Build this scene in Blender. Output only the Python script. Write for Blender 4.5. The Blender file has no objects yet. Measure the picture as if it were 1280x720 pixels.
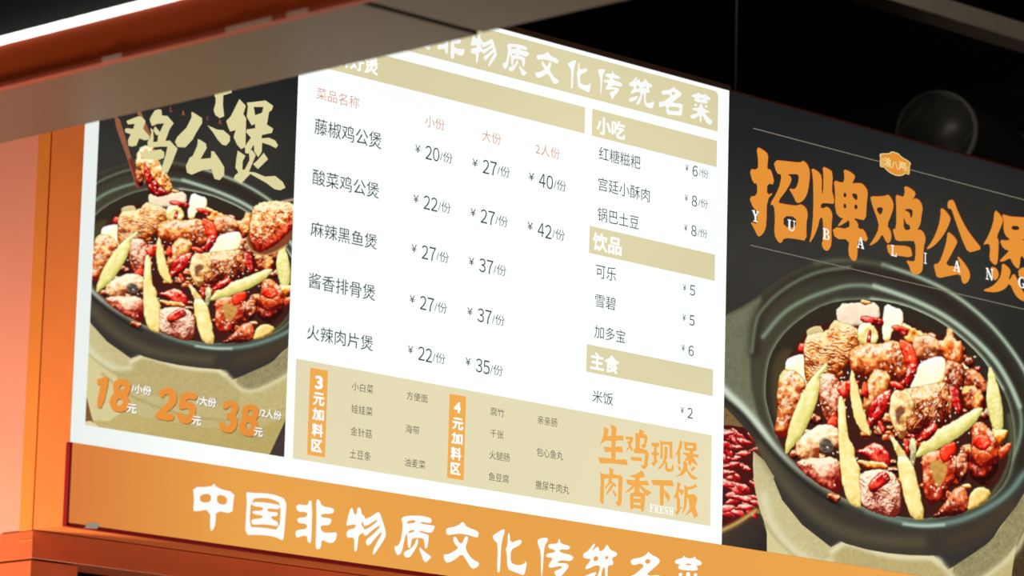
import bpy, math, random
import numpy as np
from mathutils import Matrix, Vector
from mathutils.geometry import tessellate_polygon

# ------------------------------------------------------------------ camera
F = 5085.0                                     # focal length in pixels of a 1280 wide frame
vx = np.array([5252., 1108., F]); vz = np.array([713., -26726., F])
AX = vx/np.linalg.norm(vx); AZ = vz-vz.dot(AX)*AX; AZ /= np.linalg.norm(AZ); AY = np.cross(AZ, AX)
ROT = np.stack([AX, AY, AZ])                   # camera (x right, y down, z forward) -> world
CAM = np.array([-4.61945716, -5.8612607, 1.6])
S = bpy.context.scene
cd = bpy.data.cameras.new('camera'); cam = bpy.data.objects.new('camera', cd); S.collection.objects.link(cam)
cd.sensor_width = 36; cd.lens = F/1280*36; cd.clip_end = 100; cd.clip_start = .1
cam.matrix_world = Matrix([[ROT[i][0], -ROT[i][1], -ROT[i][2], CAM[i]] for i in range(3)]+[[0, 0, 0, 1]])
cd.dof.use_dof = True; cd.dof.focus_distance = 8.55; cd.dof.aperture_fstop = 5.0
S.camera = cam
S.view_settings.view_transform = 'Standard'; S.view_settings.look = 'None'
S.view_settings.exposure = 0; S.view_settings.gamma = 1; S.view_settings.use_curve_mapping = False
S.cycles.max_bounces = 6
# ------------------------------------------------------------------ world and lamps
w = bpy.data.worlds.new('world'); S.world = w; w.use_nodes = True
w.node_tree.nodes['Background'].inputs[0].default_value = (1, .93, .85, 1)
w.node_tree.nodes['Background'].inputs[1].default_value = .012

def area(name, loc, target, sx, sy, power, col):
    l = bpy.data.lights.new(name, 'AREA'); l.shape = 'RECTANGLE'; l.size = sx; l.size_y = sy; l.energy = power; l.color = col
    o = bpy.data.objects.new(name, l); S.collection.objects.link(o); o.location = loc
    o.rotation_euler = (Vector(target)-Vector(loc)).to_track_quat('-Z', 'Y').to_euler()
    return o
area('side_lamp', (-1.0, .5, 1.72), (0, .2, 2.7), .4, .4, 40, (1, .87, .72))
area('counter_lamp', (1.2, -1.6, 1.1), (1.0, 0, 2.6), 1.6, .3, 30, (1, .88, .74))
area('hall_lamp', (-3.2, -3.5, 4.6), (0, 0, 2.8), 1.2, 1.2, 36, (1, .92, .84))
area('bar_fill_light', (2.7, -.2, 4.9), (3.4, 1.2, 4.2), .5, .2, 6, (1, .92, .84))  # unseen fill light added to brighten the ceiling bar and duct

# ------------------------------------------------------------------ helpers
def ray(px, py):
    d = ROT @ np.array([px-640., py-360., F]); return d/np.linalg.norm(d)
def P(px, py, ax=1, v=0.):                     # where a measured point lies on a plane of the place
    d = ray(px, py); return CAM+d*((v-CAM[ax])/d[ax])
def B(px, py):
    p = P(px, py); return (p[0], p[2])
def proj(X, Z):                                # board plane point -> measured frame
    a = X-CAM[0]; b = -CAM[1]; c = Z-CAM[2]
    R = ROT.T
    x = R[0, 0]*a+R[0, 1]*b+R[0, 2]*c; y = R[1, 0]*a+R[1, 1]*b+R[1, 2]*c; z = R[2, 0]*a+R[2, 1]*b+R[2, 2]*c
    return 640+F*x/z, 360+F*y/z
def lin(c):
    return tuple(((v/255)/12.92 if v/255 <= .04045 else ((v/255+.055)/1.055)**2.4) for v in c)

_m = {}
def paint(name, rgb, rough=.45, metal=0., noise=.06, scale=30, bump=0., coat=0.):
    if name in _m: return _m[name]
    m = bpy.data.materials.new(name); m.use_nodes = True; nt = m.node_tree; p = nt.nodes['Principled BSDF']
    c = lin(rgb)
    tc = nt.nodes.new('ShaderNodeTexCoord'); nz = nt.nodes.new('ShaderNodeTexNoise'); nz.inputs['Scale'].default_value = scale
    nz.inputs['Detail'].default_value = 5
    nt.links.new(tc.outputs['Object'], nz.inputs['Vector'])
    mx = nt.nodes.new('ShaderNodeMix'); mx.data_type = 'RGBA'
    mx.inputs[6].default_value = (*[v*(1-noise*2) for v in c], 1); mx.inputs[7].default_value = (*[min(1, v*(1+noise*2)) for v in c], 1)
    nt.links.new(nz.outputs['Fac'], mx.inputs[0]); nt.links.new(mx.outputs[2], p.inputs['Base Color'])
    p.inputs['Roughness'].default_value = rough; p.inputs['Metallic'].default_value = metal; p.inputs['Coat Weight'].default_value = coat
    if bump:
        b = nt.nodes.new('ShaderNodeBump'); b.inputs['Strength'].default_value = bump; b.inputs['Distance'].default_value = .002
        nt.links.new(nz.outputs['Fac'], b.inputs['Height']); nt.links.new(b.outputs['Normal'], p.inputs['Normal'])
    _m[name] = m; return m
def lit(name, rgb, k=1.0, tubes=.05, end=0.):
    """backlit translucent film: emits its own colour, a little uneven over the tubes behind it"""
    key = name
    if key in _m: return _m[key]
    m = bpy.data.materials.new(name); m.use_nodes = True; nt = m.node_tree; p = nt.nodes['Principled BSDF']
    c = lin(rgb)
    p.inputs['Base Color'].default_value = (*[v*.1 for v in c], 1); p.inputs['Roughness'].default_value = .5
    p.inputs['Specular IOR Level'].default_value = .1
    p.inputs['Emission Color'].default_value = (*c, 1)
    tc = nt.nodes.new('ShaderNodeTexCoord'); nz = nt.nodes.new('ShaderNodeTexNoise'); nz.inputs['Scale'].default_value = 1.6; nz.inputs['Detail'].default_value = 1
    nt.links.new(tc.outputs['Object'], nz.inputs['Vector'])
    mr = nt.nodes.new('ShaderNodeMapRange'); mr.inputs[1].default_value = .3; mr.inputs[2].default_value = .7
    mr.inputs[3].default_value = k*(1-tubes); mr.inputs[4].default_value = k*(1+tubes)
    nt.links.new(nz.outputs['Fac'], mr.inputs[0]); out = mr.outputs[0]
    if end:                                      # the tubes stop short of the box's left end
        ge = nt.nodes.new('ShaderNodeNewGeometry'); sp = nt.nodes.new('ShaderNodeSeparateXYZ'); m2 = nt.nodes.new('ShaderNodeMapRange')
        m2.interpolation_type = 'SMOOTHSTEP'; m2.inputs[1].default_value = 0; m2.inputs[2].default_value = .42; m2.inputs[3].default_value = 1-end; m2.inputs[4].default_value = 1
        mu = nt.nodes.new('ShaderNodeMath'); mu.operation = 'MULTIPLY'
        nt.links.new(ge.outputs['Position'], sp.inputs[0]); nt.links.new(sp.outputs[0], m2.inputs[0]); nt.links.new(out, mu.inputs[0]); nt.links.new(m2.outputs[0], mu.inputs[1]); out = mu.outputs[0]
    nt.links.new(out, p.inputs['Emission Strength'])
    _m[key] = m; return m

def tag(o, label=None, cat=None, group=None, kind=None):
    for k, v in (('label', label), ('category', cat), ('group', group), ('kind', kind)):
        if v: o[k] = v
    return o
def empty(name, loc, label, cat, group=None):
    o = bpy.data.objects.new(name, None); S.collection.objects.link(o); o.location = loc; return tag(o, label, cat, group)
def mesh(name, vs, fs, mat, parent=None, smooth=False):
    me = bpy.data.meshes.new(name); me.from_pydata([tuple(map(float, v)) for v in vs], [], fs); me.validate()
    me.materials.append(mat); o = bpy.data.objects.new(name, me); S.collection.objects.link(o)
    if smooth:
        for p in me.polygons: p.use_smooth = True
    if parent is not None:
        o.parent = parent
        off = np.array(parent.matrix_world.translation if parent.parent is None else (0, 0, 0))
        t = parent; tot = Vector((0, 0, 0))
        while t is not None: tot += t.location; t = t.parent
        o.location = -tot+Vector((0, 0, 0)) if False else Vector((0, 0, 0))
        for v in me.vertices: v.co -= tot
    return o
def box(name, a, b, mat, parent=None, bev=0.):
    (x0, y0, z0), (x1, y1, z1) = a, b
    if bev:
        import bmesh
        bm = bmesh.new(); bmesh.ops.create_cube(bm, size=1)
        for v in bm.verts: v.co = Vector(((x0+x1)/2+v.co.x*(x1-x0), (y0+y1)/2+v.co.y*(y1-y0), (z0+z1)/2+v.co.z*(z1-z0)))
        bmesh.ops.bevel(bm, geom=bm.edges[:], offset=bev, segments=2, affect='EDGES', profile=.5)
        vs = [v.co[:] for v in bm.verts]; fs = [[v.index for v in f.verts] for f in bm.faces]; bm.free()
        return mesh(name, vs, fs, mat, parent)
    vs = [(x, y, z) for x in (x0, x1) for y in (y0, y1) for z in (z0, z1)]
    fs = [(0, 1, 3, 2), (4, 6, 7, 5), (0, 4, 5, 1), (2, 3, 7, 6), (0, 2, 6, 4), (1, 5, 7, 3)]
    return mesh(name, vs, fs, mat, parent)
def flat(name, pts, y, mat, parent, th=.0004):       # a printed shape: thin film on the board's face
    n = len(pts); vs = [(x, y, z) for x, z in pts]+[(x, y+th, z) for x, z in pts]
    t = tessellate_polygon([[Vector((x, z, 0)) for x, z in pts]])
    fs = [tuple(f) for f in t]+[(i, (i+1) % n, n+(i+1) % n, n+i) for i in range(n)]
    return mesh(name, vs, fs, mat, parent)
def rect(name, x0, z0, x1, z1, y, mat, parent, th=.0004):
    return flat(name, [(x0, z0), (x1, z0), (x1, z1), (x0, z1)], y, mat, parent, th)

def smooth_pts(c, it=1):
    for _ in range(it):
        r = []
        for i in range(len(c)):
            a, b = c[i], c[(i+1) % len(c)]
            r += [(a[0]*.75+b[0]*.25, a[1]*.75+b[1]*.25), (a[0]*.25+b[0]*.75, a[1]*.25+b[1]*.75)]
        c = r
    return c
def glyph(name, shapes, y, mat, parent, it=1, label=None):
    """shapes: list of [outer, hole, hole...] already in board coordinates"""
    vs = []; fs = []
    for sh in shapes:
        sh = [smooth_pts(c, it) for c in sh]
        t = tessellate_polygon([[Vector((x, z, 0)) for x, z in c] for c in sh])
        base = len(vs)
        for c in sh: vs += [(x, y, z) for x, z in c]
        fs += [tuple(base+i for i in f) for f in t]
    o = mesh(name, vs, fs, mat, parent)
    if label: o['label'] = label
    return o
def tile(x0, y0, s, contours):                      # tile of a measured drawing -> board coordinates
    return [[[B(x0+u/s, y0+v/s) for u, v in c] for c in sh] for sh in contours]

_fc = {}
def text_mesh(s, offset):
    k = (s, offset)
    if k not in _fc:
        c = bpy.data.curves.new('t', 'FONT'); c.body = s; c.size = 1; c.offset = min(offset, 0); c.resolution_u = 3
        o = bpy.data.objects.new('t', c)
        me = o.to_mesh(); vs = np.array([v.co[:] for v in me.vertices]); fs = [tuple(p.vertices) for p in me.polygons]
        o.to_mesh_clear(); bpy.data.objects.remove(o); bpy.data.curves.remove(c)
        if offset > .008:                       # heavier strokes: the same outline laid down eight times around
            n = len(vs); allv = []; allf = []
            for i in range(8):
                t = i*math.pi/4; allv.append(vs+np.array([math.cos(t)*offset, math.sin(t)*offset, 0])); allf += [tuple(v+i*n for v in f) for f in fs]
            vs = np.concatenate(allv); fs = allf
        _fc[k] = (vs, fs)
    return _fc[k]
def text(s, x0, x1, y0, y1, mat, parent, y, off=0., shear=0., name='lettering', label=None):
    """lettering fitted to its measured left edge (y0..y1 at x0) and right edge x1"""
    vs, fs = text_mesh(s, off)
    X0, Z1 = B(x0, y0); _, Z0 = B(x0, y1); X1, _ = B(x1, (y0+y1)/2+.2*(x1-x0))
    mn = vs.min(0); mx = vs.max(0)
    u = (vs[:, 0]-mn[0])/(mx[0]-mn[0]); v = (vs[:, 1]-mn[1])/(mx[1]-mn[1])
    X = X0+u*(X1-X0)+shear*(v-.5)*(Z1-Z0); Z = Z0+v*(Z1-Z0)
    o = mesh(name, np.c_[X, np.full(len(X), y), Z], fs, mat, parent)
    if label: o['label'] = label
    return o

# serif capitals out of thick strokes, unit box
def serif(ch):
    q = []
    def r(x0, y0, x1, y1): q.append([(x0, y0), (x1, y0), (x1, y1), (x0, y1)])
    def st(a, b, wd): 
        dx, dy = b[0]-a[0], b[1]-a[1]; l = math.hypot(dx, dy); nx, ny = -dy/l*wd/2, dx/l*wd/2
        q.append([(a[0]+nx, a[1]+ny), (a[0]-nx, a[1]-ny), (b[0]-nx, b[1]-ny), (b[0]+nx, b[1]+ny)])
    def arc(cx, cy, rx, ry, a0, a1, w0, w1, n=10):
        for i in range(n):
            t0 = math.radians(a0+(a1-a0)*i/n); t1 = math.radians(a0+(a1-a0)*(i+1)/n)
            q.append([(cx+rx*math.cos(t0), cy+ry*math.sin(t0)), (cx+rx*math.cos(t1), cy+ry*math.sin(t1)),
                      (cx+(rx-w0-(w1-w0)*abs(math.cos(t1)))*math.cos(t1), cy+(ry-w0)*math.sin(t1)),
                      (cx+(rx-w0-(w1-w0)*abs(math.cos(t0)))*math.cos(t0), cy+(ry-w0)*math.sin(t0))])
    W = .24; T = .09
    if ch == 'I': r(.38, 0, .62, 1); r(.15, 0, .85, T); r(.15, 1-T, .85, 1)
    if ch == 'L': r(.15, 0, .15+W, 1); r(0, 0, 1, T); r(0, 1-T, .55, 1); r(.85, 0, 1, .32)
    if ch == 'Y': st((.18, 1), (.5, .45), W); st((.82, 1), (.5, .45), .12); r(.38, 0, .62, .5); r(.2, 0, .8, T); r(0, 1-T, .42, 1); r(.62, 1-T, 1, 1)
    if ch == 'U': r(.1, .25, .1+W, 1); r(.78, .25, .88, 1); arc(.49, .28, .39, .28, 180, 360, .12, .14); r(0, 1-T, .45, 1); r(.65, 1-T, 1, 1)
    if ch == 'A': st((.5, 1), (.85, 0), W); st((.47, 1), (.15, 0), .1); r(.25, .3, .75, .38); r(0, 0, .35, T); r(.6, 0, 1, T)
    if ch == 'N': r(.12, 0, .22, 1); r(.78, 0, .88, 1); st((.17, .95), (.83, .05), .2); r(0, 0, .35, T); r(0, 1-T, .3, 1); r(.65, 1-T, 1, 1)
    if ch == 'H': r(.12, 0, .12+W-.04, 1); r(.68, 0, .88, 1); r(.2, .46, .8, .55); [r(a, b, a+.42, b+T) for a in (0, .58) for b in (0, 1-T)]
    if ch == 'F': r(.15, 0, .15+W, 1); r(0, 0, .55, T); r(0, 1-T, .95, 1); r(.3, .48, .7, .57); r(.83, .72, .95, 1); r(.62, .38, .72, .68)
    if ch == 'E': r(.15, 0, .15+W, 1); r(0, 0, 1, T); r(0, 1-T, .95, 1); r(.3, .48, .7, .57); r(.83, .72, .95, 1); r(.62, .38, .72, .68); r(.88, 0, 1, .3)
    if ch == 'B': r(.12, 0, .12+W, 1); r(0, 0, .5, T); r(0, 1-T, .5, 1); r(.3, .48, .5, .56); arc(.5, .75, .38, .25, -90, 90, .09, .2); arc(.52, .27, .44, .27, -90, 90, .09, .22)
    if ch == 'R': r(.12, 0, .12+W, 1); r(0, 0, .48, T); r(0, 1-T, .5, 1); r(.3, .46, .5, .54); arc(.5, .74, .38, .27, -90, 90, .09, .2); st((.5, .5), (.85, .05), .2); r(.72, 0, 1, T)
    if ch == 'S': arc(.5, .74, .42, .26, 60, 240, .1, .2); arc(.5, .26, .44, .26, -120, 60, .1, .22); st((.25, .6), (.75, .4), .2); r(.78, .68, .88, .98); r(.08, .02, .18, .32)
    if ch == 'G': arc(.52, .5, .5, .5, 50, 300, .09, .24, 16); r(.66, .05, .88, .42); r(.52, .36, 1, .44); r(.78, .68, .88, .95)
    return q
def serif_text(ch, x0, x1, y0, y1, mat, parent, y):
    X0, Z1 = B(x0, y0); _, Z0 = B(x0, y1); X1, _ = B(x1, y0)
    vs = []; fs = []; n = len(ch)
    for i, c in enumerate(ch):
        for q in serif(c):
            b = len(vs); vs += [(X0+(X1-X0)*(i+u*(.86 if n > 1 else 1))/n, y, Z0+v*(Z1-Z0)) for u, v in q]; fs.append((b, b+1, b+2, b+3))
    return mesh('lettering', vs, fs, mat, parent)

# ------------------------------------------------------------------ materials
M_OR = paint('orange_metal', (240, 130, 64), .38, noise=.05, scale=14)
M_OR2 = paint('orange_trim_metal', (240, 136, 58), .4, noise=.04, scale=20)
M_PINK = paint('salmon_panel', (246, 152, 126), .35, noise=.03, scale=6)
M_FAS = paint('orange_fascia', (208, 98, 56), .3, noise=.09, scale=9)
M_RED = paint('dark_red_edge', (150, 24, 24), .4)
M_BROWN = paint('brown_rim_metal', (84, 58, 44), .4)
M_RIM = paint('dull_red_rim', (96, 44, 30), .45)
M_BLACK = paint('black_paint', (20, 19, 18), .8, noise=.2, scale=3)
M_DARK = paint('dark_interior', (34, 30, 28), .7, noise=.1)
M_GREY = paint('grey_satin_metal', (104, 92, 78), .42, metal=.45, noise=.04, scale=5)
M_BEAM = paint('orange_beam_metal', (172, 64, 22), .35, noise=.08, scale=5)
M_TAPE = paint('white_tape', (225, 222, 215), .6)
M_BAR = paint('grey_ceiling_bar', (150, 140, 122), .6, noise=.12, scale=12)
M_DUCT = paint('duct_foil', (34, 33, 31), .7, metal=.0, noise=.15, scale=20)
M_FLOOR = paint('floor_stone', (120, 116, 110), .4, noise=.1, scale=4, bump=.1)
L_WHITE = lit('backlit_white', (249, 255, 251), 1.03, .015, .16)
L_TAN = lit('backlit_tan', (222, 212, 170), 1, .06)
L_TAN2 = lit('backlit_pale_tan', (228, 219, 182), 1, .03)
L_TAB = lit('backlit_tab_orange', (240, 172, 82), 1, .02)
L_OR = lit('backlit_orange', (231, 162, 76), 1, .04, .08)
def end_falloff(m, rgb, x1):                        # backlight falloff put into the strip's colour: deeper orange towards its left end
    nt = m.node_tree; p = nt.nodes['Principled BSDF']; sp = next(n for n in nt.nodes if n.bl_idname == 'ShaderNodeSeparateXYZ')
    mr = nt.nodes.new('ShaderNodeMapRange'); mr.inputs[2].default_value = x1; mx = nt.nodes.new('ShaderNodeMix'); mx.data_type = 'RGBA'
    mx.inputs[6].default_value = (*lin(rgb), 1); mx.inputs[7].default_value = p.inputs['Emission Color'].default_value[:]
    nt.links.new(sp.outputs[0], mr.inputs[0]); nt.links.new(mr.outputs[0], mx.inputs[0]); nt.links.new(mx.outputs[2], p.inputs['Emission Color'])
end_falloff(L_OR, (222, 126, 62), .42)
L_WH2 = lit('backlit_white_print', (250, 252, 250), 1)
L_INK = lit('print_dark_green', (38, 62, 60), 1)
L_INK2 = lit('print_dark_brown', (66, 66, 52), 1)
L_REDP = lit('print_pale_red', (214, 140, 112), 1)
L_OR3 = lit('print_orange', (228, 146, 56), 1, .03)
L_ORED = lit('print_orange_edge', (150, 52, 18), 1)
L_GOLD = lit('print_gold', (222, 212, 158), 1, .04)
L_LINE = lit('print_thin_line', (128, 122, 106), 1)
L_CREAM = lit('print_cream', (232, 214, 150), 1)
L_NUM = lit('print_number_orange', (232, 146, 62), 1)
L_SHAD = lit('print_number_shadow', (120, 92, 50), 1)
L_LED = lit('led_strip_glow', (255, 252, 245), 2.6, .0)

# ------------------------------------------------------------------ the setting
def st(name, a, b, mat, bev=0):
    o = box(name, a, b, mat, None, bev); o['kind'] = 'structure'; return o
st('floor', (-7, -7, -.1), (7, 5, 0), M_FLOOR)
st('ceiling', (-7, -7, 5.2), (7, 5, 5.3), M_BLACK)
st('wall_back', (-7, 4.9, 0), (7, 5, 5.2), M_BLACK)
st('wall_right', (6.9, -7, 0), (7, 4.9, 5.2), M_BLACK)
st('wall_front', (.012, .104, 2.56), (2.903, .2, 3.66), M_DARK)                       # plate the light boxes hang on
st('trim_1', (0, .1, 2.4925), (3.2, .2, 2.5445), M_FAS, .0012)                     # header below the light boxes
st('trim_2', (0, .1015, 0), (.11, .2, 2.489), M_FAS, .0012)                          # corner post
st('trim_3', (3.09, .1015, 0), (3.2, .2, 2.489), M_FAS, .0012)
st('trim_4', (0, .104, 2.5455), (.012, .143, 3.66), M_OR2, .001)                      # upright strip of the side wall
st('trim_5', (-.002, .2005, 2.4925), (.012, 1.6, 2.5255), M_OR2, .001)
st('trim_6', (-.0015, .1, 2.5255), (.0, .1425, 2.5275), M_OR2)
st('wall_side', (.004, .143, 2.5255), (.03, 1.6, 3.66), M_PINK)
st('wall_left', (.002, .2, 0), (.03, 1.6, 2.489), M_FAS)

# roller shutter rolled up in the opening
sh = empty('roller_shutter', (1.6, .3, 2.36), 'dark roller shutter rolled up behind the orange header, in the opening below the signs', 'shutter')
for i in range(5):
    z = 2.485-i*.03
    box('slat', (.115, .215+.003*i, z-.026), (3.085, .228+.003*i, z), paint('shutter_slat', (74, 44, 40), .5), sh, .003)
box('bottom_rail', (.115, .226, 2.31), (3.085, .25, 2.334), M_DARK, sh)

# ------------------------------------------------------------------ menu light box
XW0, XW1, XR1, ZT, ZM, ZB = 0., 1.7768, 2.903, 3.70, 2.7012, 2.5455
mb = empty('menu_light_box', (.9, 0, ZM), 'white backlit menu board with black dish names and tan heading bands', 'sign')
box('cabinet', (XW0, .004, ZM), (XW1, .1, ZT), M_OR, mb)
box('top_rim', (XW0, -.004, ZT), (XW1, .012, ZT+.0115), M_BROWN, mb)
sheet = rect('menu_sheet', XW0+.0005, ZM, XW1-.0005, ZT, 0, L_WHITE, mb, .003)
sheet['label'] = 'white backlit sheet'
Y1, Y2, Y3 = -.0006, -.0012, -.0018
# tan bands
R = .012
tb = [(.545, 3.602), (1.7405, 3.602), (1.7405, 3.691-R)]+[(1.7405-R+R*math.cos(a), 3.691-R+R*math.sin(a)) for a in (.4, .8, 1.2)]+[(1.7405-R, 3.691), (.545, 3.691)]
band = flat('heading_band', tb, Y1, L_TAN, mb); band['label'] = 'tall tan band with white brush title across the top'
menu_band = rect('heading_band', .545, 3.5232, 1.3278, 3.5797, Y1, L_TAN, mb)
cb = []
for z0, z1 in ((3.5225, 3.581), (3.2706, 3.3284), (3.018, 3.076)):
    cb.append(rect('heading_band', 1.3498, z0, 1.7392, z1, Y1, L_TAN, mb))
tray = rect('topping_box', .5445, 2.7365, 1.7385, 2.9328, Y1, L_TAN2, mb); tray['label'] = 'pale tan box listing extra toppings'
tabs = [rect('topping_tab', .5808, 2.7484, .6275, 2.92, Y2, L_TAB, tray), rect('topping_tab', .958, 2.7482, 1.004, 2.919, Y2, L_TAB, tray)]

# column titles
for s, x0, x1, y0, y1 in (('菜品名称', 395.8, 448.7, 108.7, 123.6), ('小份', 531.5, 555.6, 143.7, 158), ('大份', 602.7, 626, 162, 176), ('2人份', 669.6, 699.6, 178.7, 192.5)):
    text(s, x0, x1, y0, y1, L_REDP, sheet, Y1, -.006, label='pale red lettering '+s)
for s, x0, x1, y0, y1 in (('藤椒鸡公煲', 393.5, 476.7, 146.8, 167.5), ('酸菜鸡公煲', 391, 473.6, 210.6, 230.4), ('麻辣黑鱼煲', 388.5, 471, 275.8, 295), ('酱香排骨煲', 386, 468.8, 340, 359.8), ('火辣肉片煲', 384, 466, 404.8, 424)):
    text(s, x0, x1, y0, y1, L_INK, sheet, Y1, .0, label='dark green lettering '+s)
def price(n, x, y, h=17.6, unit=True):
    wd = 17.2 if len(n) == 2 else 7; k = h/17.6
    if len(n) == 1: wd *= 1
    text('¥', x-13*(k if unit else .77)-(0 if len(n) == 2 else -1.5), x-6.6*(k if unit else .72), y-.8, y+8.8*max(k, .85), L_INK, sheet, Y1, name='price_lettering')
    for i, ch in enumerate(n):                   # narrow figures cut like the characters beside them
        xa = x+i*(wd+1.4)/2; xb = xa+(wd-1.6)/2 if len(n) == 2 else x+wd-.6
        text(chr(0xFF10+int(ch)), xa, xb, y+.25*(xa-x), y+.25*(xa-x)+h*.98, L_INK, sheet, Y1, 0, name='price_lettering', label='dark digit '+ch)
    if unit:
        o = wd+1
        text('/份', x+o, x+o+15.3*(1 if len(n) == 2 else .78), y+.25*o+2.2*k, y+.25*o+15.6*k, L_INK, sheet, Y1, -.006, name='price_lettering')
for n, x, y in (('20', 531.9, 181.4), ('27', 603.5, 199), ('40', 673.9, 216.2), ('22', 529.6, 243.8), ('27', 601, 261), ('42', 672.2, 278),
                ('27', 527.3, 306), ('37', 599, 322.3), ('27', 525, 369.3), ('37', 597, 384.8), ('22', 522.8, 432.6), ('35', 594.8, 447.6)):
    price(n, x, y)
for n, x, y in (('6', 865.5, 206.2), ('8', 864.7, 243.8), ('8', 864, 281)): price(n, x, y, 13.9)
for n, x, y in (('5', 862.2, 355.8), ('5', 861.6, 393.4), ('6', 860.5, 431.3), ('2', 859.3, 509.3)): price(n, x, y, 13.4, False)
for s, x0, x1, y0, y1 in (('红糖糍粑', 748.8, 800.4, 182.6, 199.4), ('宫廷小酥肉', 748, 812, 221, 237.8), ('锅巴土豆', 747, 798.3, 258.7, 275.7),
                          ('可乐', 745, 770, 329.7, 346.9), ('雪碧', 744, 769.4, 367, 383.2), ('加多宝', 743, 781.3, 405.6, 422), ('米饭', 740.8, 766, 487, 502.6)):
    text(s, x0, x1, y0, y1, L_INK, sheet, Y1, -.004, label='dark green lettering '+s)
for (s, x0, x1, y0, y1), b in zip((('小吃', 745.5, 781, 144.2, 167), ('饮品', 740.5, 776.6, 289.5, 312.5), ('主食', 737.6, 773.3, 439, 461.5)), cb):
    text(s, x0, x1, y0, y1, L_WH2, b, Y2, .03, label='bold white lettering '+s)
    b['label'] = 'tan band with the white heading '+s
text('招牌好煲', 402, 472.5, 54, 77.5, L_WH2, menu_band, Y2, .028)
menu_band['label'] = 'tan band partly hidden by the overhead beam'
for s, x0, x1, y0, y1 in (('小白菜', 439.7, 466, 477, 487.8), ('娃娃菜', 439, 465.3, 505, 516), ('金针菇', 438, 464.5, 533, 544), ('土豆条', 436.8, 463, 561, 572.5),
                          ('方便面', 508, 534, 489, 499.3), ('海带', 506.7, 523.6, 530.3, 541), ('油麦菜', 505.4, 531, 572, 582.7), ('腐竹', 612.8, 629.7, 508.6, 519), ('千张', 612.6, 629, 536.2, 546.4),
                          ('火腿肠', 611.5, 636.6, 563, 573.5), ('鱼豆腐', 610.7, 635.5, 590, 600.4), ('亲亲肠', 671.7, 696, 519, 529.8), ('包心鱼丸', 670.5, 703.3, 559, 570), ('撒尿牛肉丸', 669, 711, 600, 611.3)):
    text(s, x0, x1, y0, y1, L_INK2, tray, Y2, -.004, label='small dark lettering '+s)
for tb_, rows in zip(tabs, ((('3', 393.4, 403, 469, 486), ('元', 390.9, 404.8, 489.7, 506), ('加', 389.8, 404.2, 509.2, 524.5), ('料', 389.4, 403.3, 528.5, 545), ('区', 388.7, 402, 548.4, 564)),
                            (('4', 567, 575.3, 501.7, 515.5), ('元', 564.9, 578.4, 521.2, 536.4), ('加', 564, 577.5, 539.6, 554.4), ('料', 563, 576, 558, 574.4), ('区', 562.7, 574.8, 577.5, 592.4)))):
    vs_p = tb_
    for s, x0, x1, y0, y1 in rows:
        o = text(s, x0, x1, y0, y1, L_WH2, mb, Y3, .035)
        o['label'] = 'bold white character '+s

# brush lettering drawn stroke by stroke ---------------------------------------
T1 = [(230, 590), 7.2]
FEI = [[[(185,112),(217,118),(208,480),(195,500),(172,480),(170,428),(120,432),(75,452),(62,400),(80,378),(170,368),(168,322),(100,318),(78,290),(90,268),(170,262),(172,215),(80,215),(70,145),(170,158),(182,140)]],
       [[(250,105),(280,103),(300,165),(400,180),(415,200),(400,232),(300,232),(290,262),(385,275),(390,295),(372,335),(292,335),(292,380),(330,405),(400,402),(440,398),(430,460),(400,498),(350,490),(300,460),(292,545),(268,552),(245,540),(250,400),(255,250)]]]
WU = [[[(560,185),(580,180),(590,235),(618,240),(620,185),(635,172),(655,190),(660,240),(685,250),(692,285),(668,300),(655,330),(690,375),(665,410),(635,420),(628,480),(615,575),(592,565),(598,440),(525,452),(525,380),(605,362),(608,325),(550,335),(522,340),(530,290),(545,230)]],
      [[(672,285),(740,262),(810,212),(830,235),(882,400),(870,455),(800,560),(768,603),(757,590),(785,510),(845,410),(835,395),(780,455),(725,522),(703,510),(698,468),(760,420),(830,350),(815,338),(750,385),(700,435),(680,420),(665,380),(720,365),(805,298),(800,282),(700,345),(675,335)]]]
ZHI = [[[(150,190),(240,175),(340,178),(410,195),(428,215),(420,248),(340,232),(322,238),(340,250),(410,262),(457,268),(448,300),(425,332),(380,328),(320,312),(312,322),(370,342),(402,350),(398,400),(385,475),(365,470),(360,400),(345,378),(300,378),(258,378),(245,400),(235,470),(212,465),(208,340),(192,350),(180,400),(160,500),(135,532),(112,530),(85,455),(125,450),(150,400),(170,260)],
        [(205,228),(275,214),(282,240),(205,250)], [(218,318),(262,302),(275,318),(245,328),(220,336)]],
       [[(290,385),(308,392),(300,440),(255,520),(225,555),(185,550),(172,515),(195,495),(245,470),(275,430)]],
       [[(320,460),(350,490),(400,530),(428,550),(395,580),(375,600),(355,585),(330,520),(315,475)]]]
WEN = [[[(560,290),(640,275),(685,250),(705,230),(725,250),(740,278),(850,318),(848,365),(830,375),(760,352),(690,338),(620,345),(568,355),(555,320)]],
       [[(628,360),(650,375),(670,415),(695,432),(715,400),(728,362),(755,365),(750,410),(728,465),(760,530),(800,575),(858,600),(845,635),(805,657),(780,645),(740,580),(700,518),(640,570),(580,602),(545,590),(530,525),(580,525),(640,490),(668,465),(640,440),(620,400)]]]
HUA = [[[(205,297),(223,305),(200,390),(188,450),(178,680),(165,690),(150,675),(160,430),(125,398),(108,365),(130,342)]],
       [[(250,330),(265,335),(270,425),(350,392),(375,400),(365,435),(330,455),(275,485),(272,590),(300,615),(350,625),(395,610),(412,580),(418,620),(400,700),(385,715),(340,695),(270,670),(245,650),(238,500),(225,480),(245,450)]]]
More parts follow.
